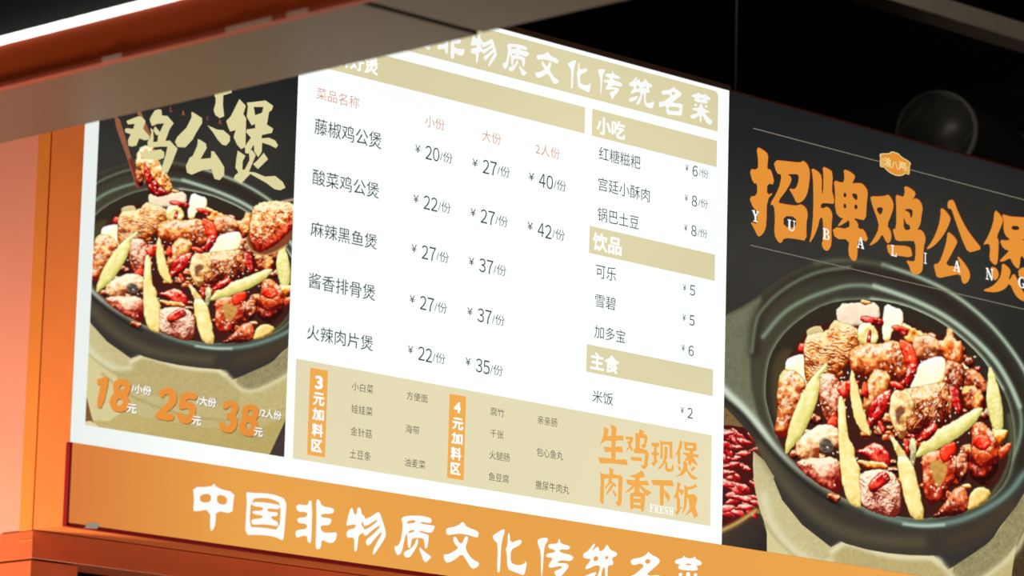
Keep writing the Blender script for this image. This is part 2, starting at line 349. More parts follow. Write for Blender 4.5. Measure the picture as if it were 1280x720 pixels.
CHUAN = [[[(375,212),(445,210),(448,235),(425,262),(418,340),(410,465),(402,465),(400,300),(382,260)]],
         [[(450,255),(515,262),(520,230),(528,232),(532,262),(600,288),(592,312),(530,300),(525,320),(625,355),(608,392),(545,375),(515,380),(510,390),(575,400),(592,420),(565,455),(535,485),(525,518),(515,515),(500,470),(487,445),(530,432),(545,425),(535,412),(480,418),(450,412),(455,390),(480,360),(470,348),(435,342),(438,318),(495,318),(495,300),(450,285)]]]
TONG = [[[(120,127),(130,138),(105,180),(130,160),(150,150),(155,175),(165,190),(195,170),(208,143),(222,165),(232,185),(280,210),(275,232),(240,240),(258,285),(225,290),(215,290),(212,370),(230,395),(270,385),(298,370),(290,430),(270,448),(235,435),(205,415),(198,380),(195,295),(180,300),(165,370),(140,408),(118,405),(125,375),(150,340),(165,290),(140,275),(95,290),(65,298),(62,280),(85,255),(100,230),(70,225),(48,215),(45,190),(80,175)],
         [(118,222),(135,214),(150,225),(148,245),(118,250)], [(195,225),(220,225),(215,245),(198,243)]], [[(40,345),(135,318),(135,340),(100,368),(55,382)]]]
MING = [[[(370,265),(440,262),(480,245),(493,225),(505,245),(570,285),(570,315),(520,350),(470,390),(585,395),(580,450),(575,522),(500,510),(418,508),(420,415),(385,425),(350,438),(342,380),(385,378),(430,350),(465,320),(440,300),(400,308),(375,300)],
         [(468,288),(485,275),(510,290),(500,310),(478,308)], [(440,425),(555,432),(548,478),(440,465)]]]
CAI = [[[(680,305),(730,298),(740,282),(752,302),(800,310),(812,295),(822,318),(862,340),(858,365),(820,360),(835,380),(830,400),(700,375),(698,350),(715,342),(672,328)], [(750,340),(790,345),(785,354),(755,352)]],
       [[(700,400),(720,397),(728,410),(720,425),(702,420)]], [[(808,410),(830,415),(828,435),(805,440)]],
       [[(755,396),(780,402),(782,440),(850,475),(848,492),(800,480),(830,530),(885,570),(870,600),(850,612),(815,580),(775,500),(770,585),(755,582),(752,510),(700,548),(668,545),(655,510),(710,500),(745,475),(680,460),(682,438),(750,442)]]]
ZHONG = [[[(75,135),(240,135),(268,102),(295,145),(455,185),(440,280),(432,378),(285,345),(282,460),(262,520),(232,532),(235,335),(95,357),(80,340),(90,240)], [(142,202),(240,195),(240,275),(140,272)], [(295,200),(388,222),(380,298),(295,285)]]]
GUO = [[[(555,178),(600,188),(720,190),(820,205),(922,250),(912,400),(895,600),(880,618),(840,590),(740,570),(640,565),(548,567),(555,400),(565,260)], [(600,240),(720,232),(800,245),(870,285),(858,525),(740,505),(640,497),(585,495)]],
       [[(610,268),(740,275),(862,298),(855,330),(830,335),(775,328),(750,332),(748,350),(765,358),(845,362),(838,398),(800,398),(775,400),(790,425),(848,455),(838,490),(780,478),(700,470),(608,475),(603,435),(620,425),(690,418),(705,410),(705,390),(620,380),(610,350),(700,350),(712,325),(700,318),(612,305)]]]
def bb(shapes):
    a = np.array([p for sh in shapes for c in sh for p in c]); return a.min(0), a.max(0)
bann = {}; topc = {}
for k, t, g in (('中', (230, 590, 7.2), ZHONG), ('国', (230, 590, 7.2), GUO), ('非', (360, 610, 7.2), FEI), ('物', (360, 610, 7.2), WU), ('质', (480, 620, 7.2), ZHI), ('文', (480, 620, 7.2), WEN), ('化', (600, 620, 7.2), HUA)):
    bann[k] = tile(*t, g)
for k, t, g in (('传', (700, 60, 8), CHUAN), ('统', (780, 80, 8), TONG), ('名', (780, 80, 8), MING), ('菜', (780, 80, 8), CAI)):
    topc[k] = tile(*t, g)
# the same lettering is printed at two sizes: one linear map carries one row onto the other
KX, CX, KZ, CZ = 1.40884, -.70262, 1.41669, -2.54532
def grow(shapes): return [[[(KX*x+CX, KZ*z+CZ) for x, z in c] for c in sh] for sh in shapes]
def shrink(shapes): return [[[((x-CX)/KX, (z-CZ)/KZ) for x, z in c] for c in sh] for sh in shapes]
for k, g in topc.items(): bann[k] = grow(g)
for k in ('中', '国', '非', '物', '质', '文', '化'): topc[k] = shrink(bann[k])

bl = empty('banner_light_box', (1.4, 0, ZB), 'long orange backlit strip with large white brush lettering below the menu board', 'sign')
box('cabinet', (XW0, .004, ZB), (XR1, .1, ZM-.0002), M_OR, bl)
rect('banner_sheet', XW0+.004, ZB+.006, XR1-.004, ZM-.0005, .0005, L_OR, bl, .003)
box('edge_strip', (XW0-.0015, .0002, ZB), (XW0+.004, .012, ZM-.001), M_RED, bl)
box('edge_strip', (XW0, .0002, ZB-.001), (XR1, .012, ZB+.006), M_RED, bl)
for k in '中国非物质文化传统名菜':
    glyph('brush_character', bann[k], -.0008, L_WH2, bl, 1, 'large white brush character '+k)
    glyph('brush_character', topc[k], Y2, L_WH2, band, 1, 'white brush character '+k)

A1, A2 = (740, 525, 9.143), (740, 580, 9.143)
SLOGAN = [('生', A1, [[[(130,80),(165,90),(190,115),(170,180),(215,185),(218,110),(205,50),(250,65),(280,95),(268,180),(350,178),(358,235),(265,235),(265,305),(335,303),(355,375),(265,365),(265,455),(385,448),(408,520),(300,505),(200,498),(90,500),(62,425),(215,440),(215,365),(145,368),(125,305),(215,315),(218,240),(150,240),(85,280),(115,200),(130,140)]]]),
 ('鸡', A1, [[[(370,190),(440,195),(455,190),(470,215),(440,290),(460,330),(455,365),(440,350),(425,320),(375,385),(415,295),(395,245),(425,240),(430,225),(385,225)]],
   [[(540,105),(595,130),(575,160),(610,165),(632,200),(610,310),(580,330),(555,290),(590,270),(595,210),(545,205),(540,320),(620,345),(645,380),(630,530),(600,562),(570,555),(550,520),(590,515),(600,400),(595,385),(480,380),(465,335),(490,330),(490,150),(530,150)]],
   [[(432,420),(560,430),(570,475),(445,462)]]]),
 ('现', A1, [[[(672,258),(765,262),(762,305),(735,310),(735,370),(765,375),(758,405),(735,405),(732,460),(755,460),(700,535),(668,490),(700,480),(700,405),(672,400),(675,370),(702,365),(702,305),(680,300)]],
   [[(770,228),(800,245),(915,250),(915,440),(885,440),(880,285),(805,280),(805,440),(775,440),(778,290)]],
   [[(825,300),(860,310),(855,430),(825,500),(780,555),(740,565),(800,490),(820,420)]], [[(830,470),(855,480),(860,550),(900,560),(920,490),(930,545),(920,590),(880,595),(845,590),(830,560)]]]),
 ('煲', A1, [[[(1000,230),(1030,250),(1020,320),(1005,350),(1005,510),(975,500),(975,400),(945,400),(985,320)]],
   [[(1045,250),(1190,262),(1190,350),(1150,360),(1150,385),(1215,400),(1210,435),(1150,420),(1200,500),(1190,525),(1140,480),(1120,530),(1095,500),(1090,460),(1035,500),(1080,410),(1035,390),(1035,370),(1110,380),(1110,350),(1060,350),(1050,300)], [(1085,290),(1150,295),(1145,325),(1085,318)]]]),
 ('煲', A2, [[[(975,20),(1010,40),(1008,82),(985,72)]], [[(1035,-30),(1085,-15),(1085,55),(1130,120),(1215,170),(1150,182),(1115,150),(1075,80),(1030,130),(945,150),(1000,110),(1040,40)]], [[(1145,25),(1180,42),(1145,88),(1122,72)]]]),
 ('肉', A2, [[[(190,38),(240,65),(235,115),(300,130),(320,120),(348,160),(332,450),(300,490),(275,460),(258,430),(290,430),(298,165),(135,170),(128,460),(105,455),(83,415),(95,200),(88,95),(130,115),(190,120),(195,80)]],
   [[(190,165),(228,175),(200,230),(150,290),(138,278),(178,225)]], [[(210,190),(275,240),(262,265),(198,215)]], [[(215,235),(240,250),(215,300),(150,362),(170,310)]], [[(225,300),(250,305),(278,355),(262,385)]]]),
 ('香', A2, [[[(560,75),(585,95),(600,150),(540,160),(540,195),(625,190),(650,248),(550,240),(610,290),(680,325),(625,368),(575,310),(540,260),(540,320),(605,340),(600,430),(585,545),(560,545),(555,515),(470,500),(450,525),(430,500),(428,340),(475,325),(485,260),(430,310),(362,335),(440,260),(455,245),(400,235),(385,175),(485,190),(485,160),(410,140),(500,115)], [(470,372),(552,376),(552,400),(470,395)], [(470,440),(550,445),(548,472),(470,465)]]]),
 ('下', A2, [[[(668,180),(915,188),(935,255),(815,248),(815,290),(870,340),(890,380),(870,432),(840,390),(820,320),(812,480),(770,470),(770,248),(690,240)]]]),
 ('饭', A2, [[[(970,205),(1010,225),(990,280),(1045,300),(1040,340),(1005,360),(1005,330),(985,320),(985,370),(1000,400),(1000,490),(1025,490),(970,585),(940,555),(965,530),(965,390),(930,390),(960,300)]],
   [[(1050,235),(1090,265),(1150,250),(1175,222),(1200,265),(1090,300),(1088,350),(1165,345),(1200,390),(1175,500),(1210,590),(1165,622),(1130,545),(1055,600),(1110,510),(1100,400),(1085,380),(1070,500),(1020,582),(1045,480),(1050,350)]]])]
for k, t, g in SLOGAN:
    glyph('brush_character', tile(*t, g), Y2, L_TAB, tray, 0, 'orange brush character '+k)
serif_text('FRESH', 811.5, 842, 630, 639.6, L_WH2, tray, Y3)['label'] = 'small white lettering FRESH'

# ------------------------------------------------------------------ printed photographs, painted into images
rs = np.random.RandomState(7)
LAT = rs.rand(256, 256)
def vn(x, y, s=0):
    x = x+s*17.3; y = y+s*9.1
    xi = np.floor(x).astype(int); yi = np.floor(y).astype(int); fx = x-xi; fy = y-yi
    fx = fx*fx*(3-2*fx); fy = fy*fy*(3-2*fy)
    a = LAT[xi % 256, yi % 256]; b = LAT[(xi+1) % 256, yi % 256]; c = LAT[xi % 256, (yi+1) % 256]; d = LAT[(xi+1) % 256, (yi+1) % 256]
    return (a*(1-fx)+b*fx)*(1-fy)+(c*(1-fx)+d*fx)*fy
def fbm(x, y, s=0, n=4):
    t = 0; a = .5; k = 1
    for i in range(n): t = t+a*vn(x*k, y*k, s+i); a *= .5; k *= 2.03
    return t/(1-.5**n)
def sst(a, b, x):
    t = np.clip((x-a)/(b-a), 0, 1); return t*t*(3-2*t)

class Canvas:
    """X, Y hold, for each texel, its place in the measured frame of the right hand dish print"""
    def __init__(s, X, Y, aa):
        s.X, s.Y, s.aa = X, Y, aa; s.c = np.zeros(X.shape+(3,))
        s.n1 = fbm(X/9, Y/9, 3); s.n2 = fbm(X/3.6, Y/3.6, 11, 2); s.n3 = fbm(X/3.6, Y/4.6, 23, 2); s.n0 = fbm(X/8, Y/8, 31, 2); s.food = np.zeros(X.shape, bool)
    def win(s, p, pad):
        x0, y0 = np.min(p, 0)-pad; x1, y1 = np.max(p, 0)+pad
        m = (s.X > x0) & (s.X < x1) & (s.Y > y0) & (s.Y < y1)
        r = np.where(m.any(1))[0]; c = np.where(m.any(0))[0]
        if len(r) < 3 or len(c) < 3: return None
        return slice(r[0], r[-1]+1), slice(c[0], c[-1]+1)
    def sd(s, p, w, warp=0., closed=True):
        x = s.X[w]; y = s.Y[w]
        if warp: x = x+(s.n1[w]-.5)*warp*2; y = y+(s.n2[w]-.5)*warp*2
        d = np.full(x.shape, 1e9); ins = np.zeros(x.shape, bool); n = len(p)
        for i in range(n if closed else n-1):
            (ax, ay), (bx, by) = p[i], p[(i+1) % n]
            ex, ey = bx-ax, by-ay; l = ex*ex+ey*ey+1e-9
            t = np.clip(((x-ax)*ex+(y-ay)*ey)/l, 0, 1)
            d = np.minimum(d, (x-ax-t*ex)**2+(y-ay-t*ey)**2)
            if closed:
                c = ((ay > y) != (by > y)); c &= x < (bx-ax)*(y-ay)/(by-ay+1e-12)+ax; ins ^= c
        d = np.sqrt(d)
        return np.where(ins, d, -d) if closed else d
    def blend(s, w, a, col):
        a = a[..., None]; s.c[w] = s.c[w]*(1-a)+np.asarray(col)/255.*a if np.ndim(col) == 1 else s.c[w]*(1-a)+col*a
    def poly(s, p, col, warp=0., soft=0., grain=0., it=1, alpha=1., col2=None, g=(0, 0, 0, 1)):
        p = smooth_pts(p, it); w = s.win(p, 4+soft*2)
        if w is None: return
        d = s.sd(p, w, warp); a = sst(-soft-.5*s.aa, soff if False else soft+.5*s.aa, d)*alpha
        c = np.ones(d.shape+(3,))*np.array(col)/255.
        if col2 is not None:
            x0, y0, x1, y1 = g; t = np.clip(((s.X[w]-x0)*(x1-x0)+(s.Y[w]-y0)*(y1-y0))/((x1-x0)**2+(y1-y0)**2), 0, 1)[..., None]
            c = c*(1-t)+np.array(col2)/255.*t
        if grain: grain *= .6; c = c*(1+grain*(s.n2[w]-.5)+grain*(vn(s.X[w]*1.1, s.Y[w]*1.1, 5)-.5))[..., None]
        s.blend(w, a, np.clip(c, 0, 1))
    def line(s, p, col, wd, alpha=1., it=3, taper=False, open_=True):
        q = p
        for _ in range(it):                       # open Chaikin
            r = [q[0]]
            for i in range(len(q)-1):
                a, b = q[i], q[i+1]; r += [(a[0]*.75+b[0]*.25, a[1]*.75+b[1]*.25), (a[0]*.25+b[0]*.75, a[1]*.25+b[1]*.75)]
            q = r+[q[-1]]
        w = s.win(q, wd*3+2)
        if w is None: return
        d = s.sd(q, w, 0, False); a = np.exp(-(d/wd)**2)*alpha
        s.blend(w, np.clip(a, 0, 1), np.array(col))
    def blob(s, p, lo, mid, hi, rad=7, bump=1., gloss=.6, warp=1.2, it=1, ripple=None, fine=.5, swell=1.):
        q = np.mean(p, 0); p = [(q[0]+(x-q[0])*swell, q[1]+(y-q[1])*swell) for x, y in p]
        p = smooth_pts(p, it); w = s.win(p, 5)
        if w is None: return
        d = s.sd(p, w, warp); a = sst(-.5*s.aa, .6*s.aa+.3, d)
        if it and a.max() <= 0: return
        X, Y = s.X[w], s.Y[w]
        u = np.clip(d/rad, 0, 1); h = np.sqrt(np.clip(1-(1-u)**2, 0, 1))*rad*.75
        h = h+bump*(1.7*s.n0[w]+fine*.25*s.n2[w])
        if ripple:
            ang, wl, amp = ripple; t = (X*math.cos(ang)+Y*math.sin(ang))/wl+s.n1[w]*3
            h = h+.45*amp*np.sin(t*6.28)
        gy, gx = np.gradient(h); sx = abs(np.median(np.gradient(X, axis=1))); sy = abs(np.median(np.gradient(Y, axis=0)))
        nx, ny = -gx/sx, gy/sy; ny = -ny*np.sign(np.median(np.gradient(Y, axis=0)))*-1
        nz = 1.; l = np.sqrt(nx**2+ny**2+1); L = np.array([-.28, -.72, .62]); L /= np.linalg.norm(L)
        ny = -ny
        df = np.clip((nx*L[0]+ny*L[1]+nz*L[2])/l, 0, 1)
        Hh = L+np.array([0, 0, 1]); Hh /= np.linalg.norm(Hh)
        sp = np.clip((nx*Hh[0]+ny*Hh[1]+nz*Hh[2])/l, 0, 1)**16
        lo, mid, hi = [np.array(v)/255. for v in (lo, mid, hi)]
        yy = (Y-np.min(p, 0)[1])/(np.ptp(np.array(p)[:, 1])+1e-6)         # pieces are browner low down, creamier on top
        t = np.clip(.95*df+.02+bump*(1.1*(s.n0[w]-.5)+.55*(s.n2[w]-.5))+.62*(.5-yy)*min(bump, 1), 0, 1)[..., None]
        if bump < .5: fl_k = .25
        else: fl_k = 1.
        c = np.where(t < .5, lo+(mid-lo)*(t/.5), mid+(hi-mid)*((t-.5)/.5))
        fl = sst(.57, .65, s.n3[w]+.12*(.5-yy))*sst(.45, .75, df)*sst(.5, 2.2, d)*fl_k
        sp = np.clip(np.maximum(sst(.5, .8, sp), fl)*gloss, 0, 1)
        c = np.clip(c+.22*(c-.42)*np.array([1, 1, 1.1]), 0, 1)
        c = c*(1-sp[..., None])+np.array([1, .96, .86])*sp[..., None]
        c = c*(.7+.3*sst(0, 1.6, d))[..., None]
        s.blend(w, a, np.clip(c, 0, 1))
    def fleck(s, x, y, r, col, ang=0, el=1.6, alpha=1.):
        w = s.win([(x-r*2, y-r*2), (x+r*2, y+r*2)], 1)
        if w is None: return
        X = s.X[w]-x; Y = s.Y[w]-y; a = X*math.cos(ang)+Y*math.sin(ang); b = -X*math.sin(ang)+Y*math.cos(ang)
        s.blend(w, sst(1.35, .6, np.sqrt((a/el)**2+b**2)/r)*alpha, np.array(col))
def tp(k, pts):
    ox, oy = {1: (950, 365), 2: (1060, 365), 3: (1150, 390), 4: (950, 455), 5: (1060, 455), 6: (1150, 480), 7: (950, 540), 8: (1060, 550), 9: (1150, 560)}[k]
    return [(ox+u/7.2, oy+v/7.2) for u, v in pts]
GLZ = ((74, 14, 8), (184, 70, 24), (250, 196, 116)); DRK = ((48, 12, 8), (132, 46, 26), (224, 146, 92)); GLD = ((132, 48, 12), (230, 142, 48), (255, 228, 166))
PNK = ((140, 66, 36), (234, 178, 124), (255, 238, 204)); RCH = ((84, 4, 8), (178, 22, 24), (236, 92, 70)); BRR = ((130, 10, 8), (218, 44, 26), (250, 112, 74))
ONI = ((220, 176, 96), (252, 236, 192), (255, 255, 242)); CEL = ((182, 172, 92), (216, 206, 130), (242, 236, 186)); CEY = ((192, 158, 84), (228, 208, 136), (250, 242, 202))

def dish(C, ext=False):
    X, Y = C.X, C.Y
    n = fbm(X/60, Y/60, 40, 3); base = np.array([40, 39, 36])/255.; up = np.array([24, 27, 30])/255.; dn = np.array([70, 66, 58])/255.
    t = sst(120, 330, Y)[..., None]; C.c[:] = up*(1-t)+(base*.6+dn*.4)*t; C.c *= (1+.1*(n-.5))[..., None]
    t = sst(1180, 1290, X)[..., None]*.35; C.c[:] = C.c*(1-t)+np.array([22, 22, 22])/255.*t
    # table wood and the bowl of chillies
    C.poly([(860, 500), (960, 520), (1010, 720), (1000, 800), (840, 800)], (126, 96, 58), grain=.3, it=0)
    C.poly([(1270, 560), (1500, 500), (1500, 1000), (1200, 1000), (1200, 700)], (70, 54, 34), grain=.5, it=1)
    C.poly([(860, 650), (905, 660), (945, 636), (965, 660), (960, 760), (870, 760)], (70, 54, 40), grain=.15, col2=(40, 36, 34), g=(905, 655, 950, 690))
    C.poly([(880, 538), (903, 530), (940, 536), (960, 580), (955, 640), (905, 665), (870, 650)], (70, 14, 14))
    rr = random.Random(4)
    for i in range(40):
        x = 900+rr.random()*52; y = 536+rr.random()*112; an = rr.uniform(-.3, .9); L = rr.uniform(12, 20); wd = rr.uniform(4.2, 6.4)
        dx, dy = math.cos(an), math.sin(an)
        C.blob([(x-dx*L, y-dy*L), (x-dy*wd, y+dx*wd), (x+dx*L*.7-dy*wd*.7, y+dy*L*.7+dx*wd*.7), (x+dx*L, y+dy*L), (x+dx*L*.6+dy*wd*.8, y+dy*L*.6-dx*wd*.8), (x+dy*wd, y-dx*wd)], (120, 10, 20), (196, 44, 48), (246, 160, 140), rad=4, bump=1., gloss=.8)
    C.line([(900, 664), (922, 654), (945, 638)], (196, 160, 84), 3.2)
    # clay stove
    ST = (206, 194, 146)
    if ext:
        C.poly([(942, 560), (950, 640), (970, 720), (1000, 850), (1262, 880), (1290, 760), (1300, 640), (1240, 640), (1100, 700)], (204, 186, 126), grain=.12, col2=(186, 166, 100), g=(1000, 640, 1180, 860))
    C.poly([(942, 555), (941, 590), (946, 625), (958, 660), (964, 700), (975, 760), (1100, 800), (1262, 800), (1266, 690), (1284, 650), (1300, 560), (1240, 640), (1160, 680), (1060, 676), (1000, 640)], ST, grain=.14, col2=(196, 180, 122), g=(950, 600, 1180, 760))
    C.poly([(955, 650), (970, 672), (1000, 700), (1040, 730), (1030, 800), (970, 800)], (216, 204, 150), grain=.08)
    C.line([(957, 655), (972, 676), (1003, 704), (1042, 728)], (168, 150, 96), 2.2, .6)
    C.poly([(967, 598), (978, 625), (1003, 656), (1039, 684), (1055, 676), (1056, 690), (1090, 700), (1162, 700), (1185, 712), (1212, 697), (1240, 675), (1262, 640), (1240, 600), (1000, 560)], (52, 48, 44), it=0)
    C.poly([(1186, 712), (1212, 695), (1240, 676), (1262, 645), (1280, 620), (1290, 600), (1284, 650), (1264, 694), (1230, 722), (1205, 733)], (150, 140, 98), grain=.35)
    # the front lip of the stove with its notches
    C.poly([(1039, 686), (1048, 681), (1058, 675), (1075, 680), (1100, 688), (1130, 693), (1164, 692), (1176, 702), (1194, 722), (1200, 760), (1040, 745), (1015, 710)], (190, 172, 116), grain=.16, it=0)
    C.line([(1040, 690), (1050, 682), (1058, 678), (1078, 684), (1102, 692), (1132, 697), (1163, 696), (1174, 703)], (232, 224, 186), 4.2, .9, it=1)
    C.line([(1172, 700), (1184, 713), (1197, 728), (1215, 732), (1245, 712), (1270, 690), (1285, 660)], (222, 212, 168), 4.5, .8, it=1)
    C.line([(955, 620), (962, 650), (985, 682), (1020, 706), (1038, 700)], (228, 222, 184), 6, .7)
    if ext:
        C.line([(1000, 715), (1050, 760), (1150, 790), (1240, 775), (1290, 735)], (170, 148, 92), 2.5, .55)
        C.poly([(1262, 870), (1300, 680), (1420, 700), (1420, 1000), (1240, 1000)], (62, 50, 46), it=0)
        C.poly([(880, 640), (945, 655), (1000, 860), (880, 860)], (120, 84, 46), grain=.4, it=0)
        C.poly([(950, 815), (965, 803), (985, 805), (1010, 830), (1000, 850), (940, 850)], (222, 204, 140))
    # bowl body
    C.poly([(880, 484), (907, 509), (925, 528), (941, 547), (959, 583), (987, 622), (1017, 653), (1045, 676), (1095, 690), (1150, 695), (1195, 693), (1225, 682), (1248, 662), (1279, 622), (1310, 560), (1330, 480), (1200, 420), (1000, 420)], (58, 53, 44), grain=.06)
    C.line([(950, 560), (975, 596), (1005, 632), (1050, 664), (1100, 676), (1150, 678)], (104, 92, 66), 9, .55)
    C.line([(1190, 676), (1230, 662), (1262, 632)], (78, 60, 42), 8, .6)
    # rim and handle
    RIM = [(880, 404), (906, 394), (937, 378), (964, 356), (992, 338), (1020, 327), (1050, 323), (1078, 325), (1104, 330), (1149, 345), (1193, 366), (1238, 403), (1271, 443), (1290, 480), (1300, 530), (1293, 575), (1280, 606), (1258, 628), (1226, 645), (1185, 658), (1154, 661), (1112, 652), (1085, 642), (1048, 624), (1017, 606), (980, 575), (956, 548), (935, 517), (907, 497), (880, 470)]
    C.poly(RIM, (72, 68, 52), grain=.1, col2=(52, 50, 44), g=(905, 420, 1150, 420))
    C.poly([(880, 404), (906, 396), (937, 380), (955, 368), (946, 400), (938, 440), (938, 480), (948, 520), (956, 545), (935, 517), (907, 497), (880, 470)], (116, 118, 92), soft=3, grain=.22, alpha=.9)
    C.line([(880, 462), (907, 489), (928, 508), (948, 531), (972, 561), (1003, 590), (1048, 617), (1085, 634), (1112, 642)], (214, 226, 206), 5.2, .95)
    C.line([(1085, 638), (1112, 648), (1150, 657), (1190, 654), (1226, 641), (1262, 618), (1284, 586)], (112, 140, 126), 4.2, .95)
    C.line([(1130, 655), (1155, 658), (1180, 656)], (196, 216, 200), 2.2, .8)
    C.line([(880, 474), (907, 501), (930, 520), (952, 549), (980, 581), (1017, 613), (1050, 632)], (30, 28, 26), 3, .7)
    C.line([(1104, 331), (1149, 346), (1193, 367), (1238, 404), (1271, 445), (1290, 480), (1300, 530), (1292, 575)], (172, 190, 164), 2.8, 1.)
    C.line([(1020, 329), (1050, 325), (1080, 327), (1110, 333)], (110, 116, 92), 4, .5)
    RING = [(954, 421), (978, 391), (1006, 374), (1033, 364), (1060, 356), (1093, 357), (1149, 377), (1193, 401), (1238, 441), (1260, 474), (1275, 508), (1278, 536), (1270, 565), (1255, 592), (1235, 614)]
    C.line([(943, 440), (945, 395), (972, 366), (1010, 344), (1061, 335), (1110, 343), (1160, 362), (1205, 392), (1245, 432), (1272, 478), (1284, 530), (1276, 580)], (44, 36, 28), 8, .8)
    C.line([(940, 440), (944, 405), (950, 389), (978, 361), (1020, 339), (1062, 334)], (112, 122, 98), 2.6, .8)
    C.line(RING, (128, 148, 122), 3.0, .9)
    C.line(RING[5:11], (188, 206, 182), 3., .85)
    C.line([(960, 455), (955, 500), (965, 540), (990, 573), (1020, 600), (1060, 622), (1098, 638), (1140, 645)], (66, 62, 46), 6, .8)
    IN = [(1047, 376), (1019, 386), (985, 411), (968, 434), (960, 455), (957, 483), (958, 504), (971, 545), (992, 576), (1022, 604), (1061, 626), (1098, 641), (1139, 648), (1164, 648), (1210, 637), (1239, 623), (1258, 602), (1266, 575), (1268, 540), (1262, 508), (1253, 486), (1233, 454), (1212, 431), (1185, 409), (1164, 396), (1129, 381), (1090, 374)]
    C.line(IN+[IN[0]], (132, 142, 112), 3.4, .75); C.line(IN[20:]+IN[-1:], (186, 200, 174), 3., .8)
    C.poly(IN, (46, 40, 30), grain=.1)
    C.poly([(962, 470), (975, 435), (1000, 440), (985, 520), (970, 535)], (92, 78, 44), soft=5, alpha=.6)
    C.line([(1262, 520), (1266, 548), (1258, 590), (1240, 618)], (120, 128, 84), 4, .5)
    FOOD = [(985, 480), (983, 450), (1000, 425), (1012, 408), (1045, 400), (1060, 390), (1100, 392), (1130, 400), (1175, 420), (1205, 425), (1215, 462), (1235, 470), (1250, 540), (1258, 560), (1262, 575), (1245, 610), (1215, 635), (1160, 646), (1110, 642), (1060, 625), (1010, 594), (982, 566), (970, 545), (972, 520)]
    C.poly(FOOD, (64, 24, 18), soft=2)
    r2 = random.Random(11)
    for i in range(170):                           # small pieces and sauce between the large ones
        x = r2.uniform(970, 1260); y = r2.uniform(405, 645)
        if ((x-1115)/146)**2+((y-522)/122)**2 > 1 or y < 452-(x-975)*.22: continue
        k = r2.choice([DRK, GLD, RCH, GLZ, GLZ]) if i > 60 else DRK; q = r2.uniform(6, 13); a0 = r2.random()*6
        C.blob([(x+math.cos(a0+j*1.05)*q*r2.uniform(.6, 1.2), y+math.sin(a0+j*1.05)*q*r2.uniform(.5, 1)) for j in range(6)], *k, rad=5, gloss=.85)
    b = lambda *a, **k: C.blob(*a, **dict(dict(swell=1.1), **k))
    b([(1046.5, 382), (1077, 378), (1097, 380), (1099, 400), (1085, 406), (1062, 407), (1049, 405)], (150, 120, 96), (222, 204, 176), (244, 230, 206), rad=4, bump=.3, gloss=.1)
    b(tp(2, [(110, 75), (150, 65), (210, 90), (215, 110), (120, 110)]), *GLD, rad=3)
    b(tp(1, [(420, 340), (530, 293), (580, 375), (450, 400), (425, 400)]), (130, 112, 70), (196, 178, 126), (220, 206, 160), rad=3, bump=.3, gloss=.1)
    b(tp(1, [(350, 460), (410, 465), (405, 540), (345, 550)]), *RCH, rad=4)
    b(tp(1, [(235, 620), (300, 580), (410, 562), (440, 650), (445, 800), (405, 840), (330, 730), (240, 720)]), *ONI, rad=6, bump=.4, gloss=.35)
    b(tp(2, [(490, 270), (600, 330), (720, 385), (790, 410), (800, 450), (700, 480), (560, 470), (500, 400)]), *GLD, rad=5)
    b(tp(2, [(345, 115), (420, 150), (485, 160), (492, 270), (470, 330), (400, 340), (380, 430), (320, 430), (310, 330), (325, 180)]), *ONI, rad=5, bump=.4, gloss=.35)
    b(tp(2, [(120, 230), (150, 210), (300, 240), (320, 270), (300, 310), (220, 300), (120, 260)]), *RCH, rad=4)
    b(tp(1, [(425, 410), (500, 370), (610, 370), (650, 280), (690, 270), (720, 290), (800, 300), (860, 350), (900, 420), (870, 470), (820, 520), (790, 620), (720, 700), (600, 760), (500, 790), (430, 800), (425, 640), (415, 500)]), (120, 44, 20), (206, 124, 56), (252, 218, 158), rad=12, gloss=.8, ripple=(1.9, 5.2, .9))
    b(tp(2, [(90, 300), (180, 270), (260, 340), (270, 440), (210, 490), (100, 470)]), *CEY, rad=5, gloss=.4)
    b(tp(2, [(185, 340), (215, 350), (200, 470), (160, 475)]), *RCH, rad=2)
    b(tp(2, [(590, 420), (650, 395), (760, 400), (830, 460), (860, 580), (760, 610), (640, 620), (590, 540)]), (96, 40, 24), (190, 104, 60), (240, 190, 140), rad=8, gloss=.8)
    b(tp(2, [(390, 315), (430, 293), (520, 320), (540, 350), (530, 390), (490, 400), (440, 350)]), *BRR, rad=4)
    b(tp(2, [(30, 590), (60, 510), (150, 470), (300, 480), (380, 440), (470, 480), (530, 580), (525, 680), (500, 780), (400, 810), (250, 770), (130, 760), (50, 720)]), (92, 28, 14), (190, 84, 36), (240, 186, 116), rad=13, gloss=.95)
    b(tp(2, [(470, 420), (560, 470), (600, 520), (630, 620), (620, 720), (540, 720), (510, 600), (470, 500)]), *BRR, rad=6)
    b(tp(5, [(540, 0), (625, 0), (620, 90), (570, 200), (510, 200), (520, 90)]), *RCH, rad=6, gloss=.9)
    b(tp(3, [(165, 260), (230, 250), (245, 150), (290, 160), (310, 250), (380, 270), (385, 440), (330, 450), (240, 440), (190, 340)]), (130, 40, 16), (214, 106, 46), (250, 198, 132), rad=6, gloss=.85)
    b(tp(3, [(220, 440), (330, 450), (400, 520), (430, 600), (400, 720), (300, 740), (200, 700)]), *DRK, rad=8, gloss=.9)
    b(tp(3, [(380, 445), (455, 515), (400, 525)]), *ONI, rad=3)
    b(tp(3, [(410, 540), (480, 510), (560, 580), (600, 640), (620, 740), (500, 760), (400, 700)]), *DRK, rad=8, gloss=.8)
    b(tp(6, [(240, 20), (340, 30), (400, 240), (350, 290), (300, 200)]), *RCH, rad=7)
    b(tp(6, [(370, 30), (520, 20), (600, 180), (560, 260), (420, 250)]), *GLZ, rad=8)
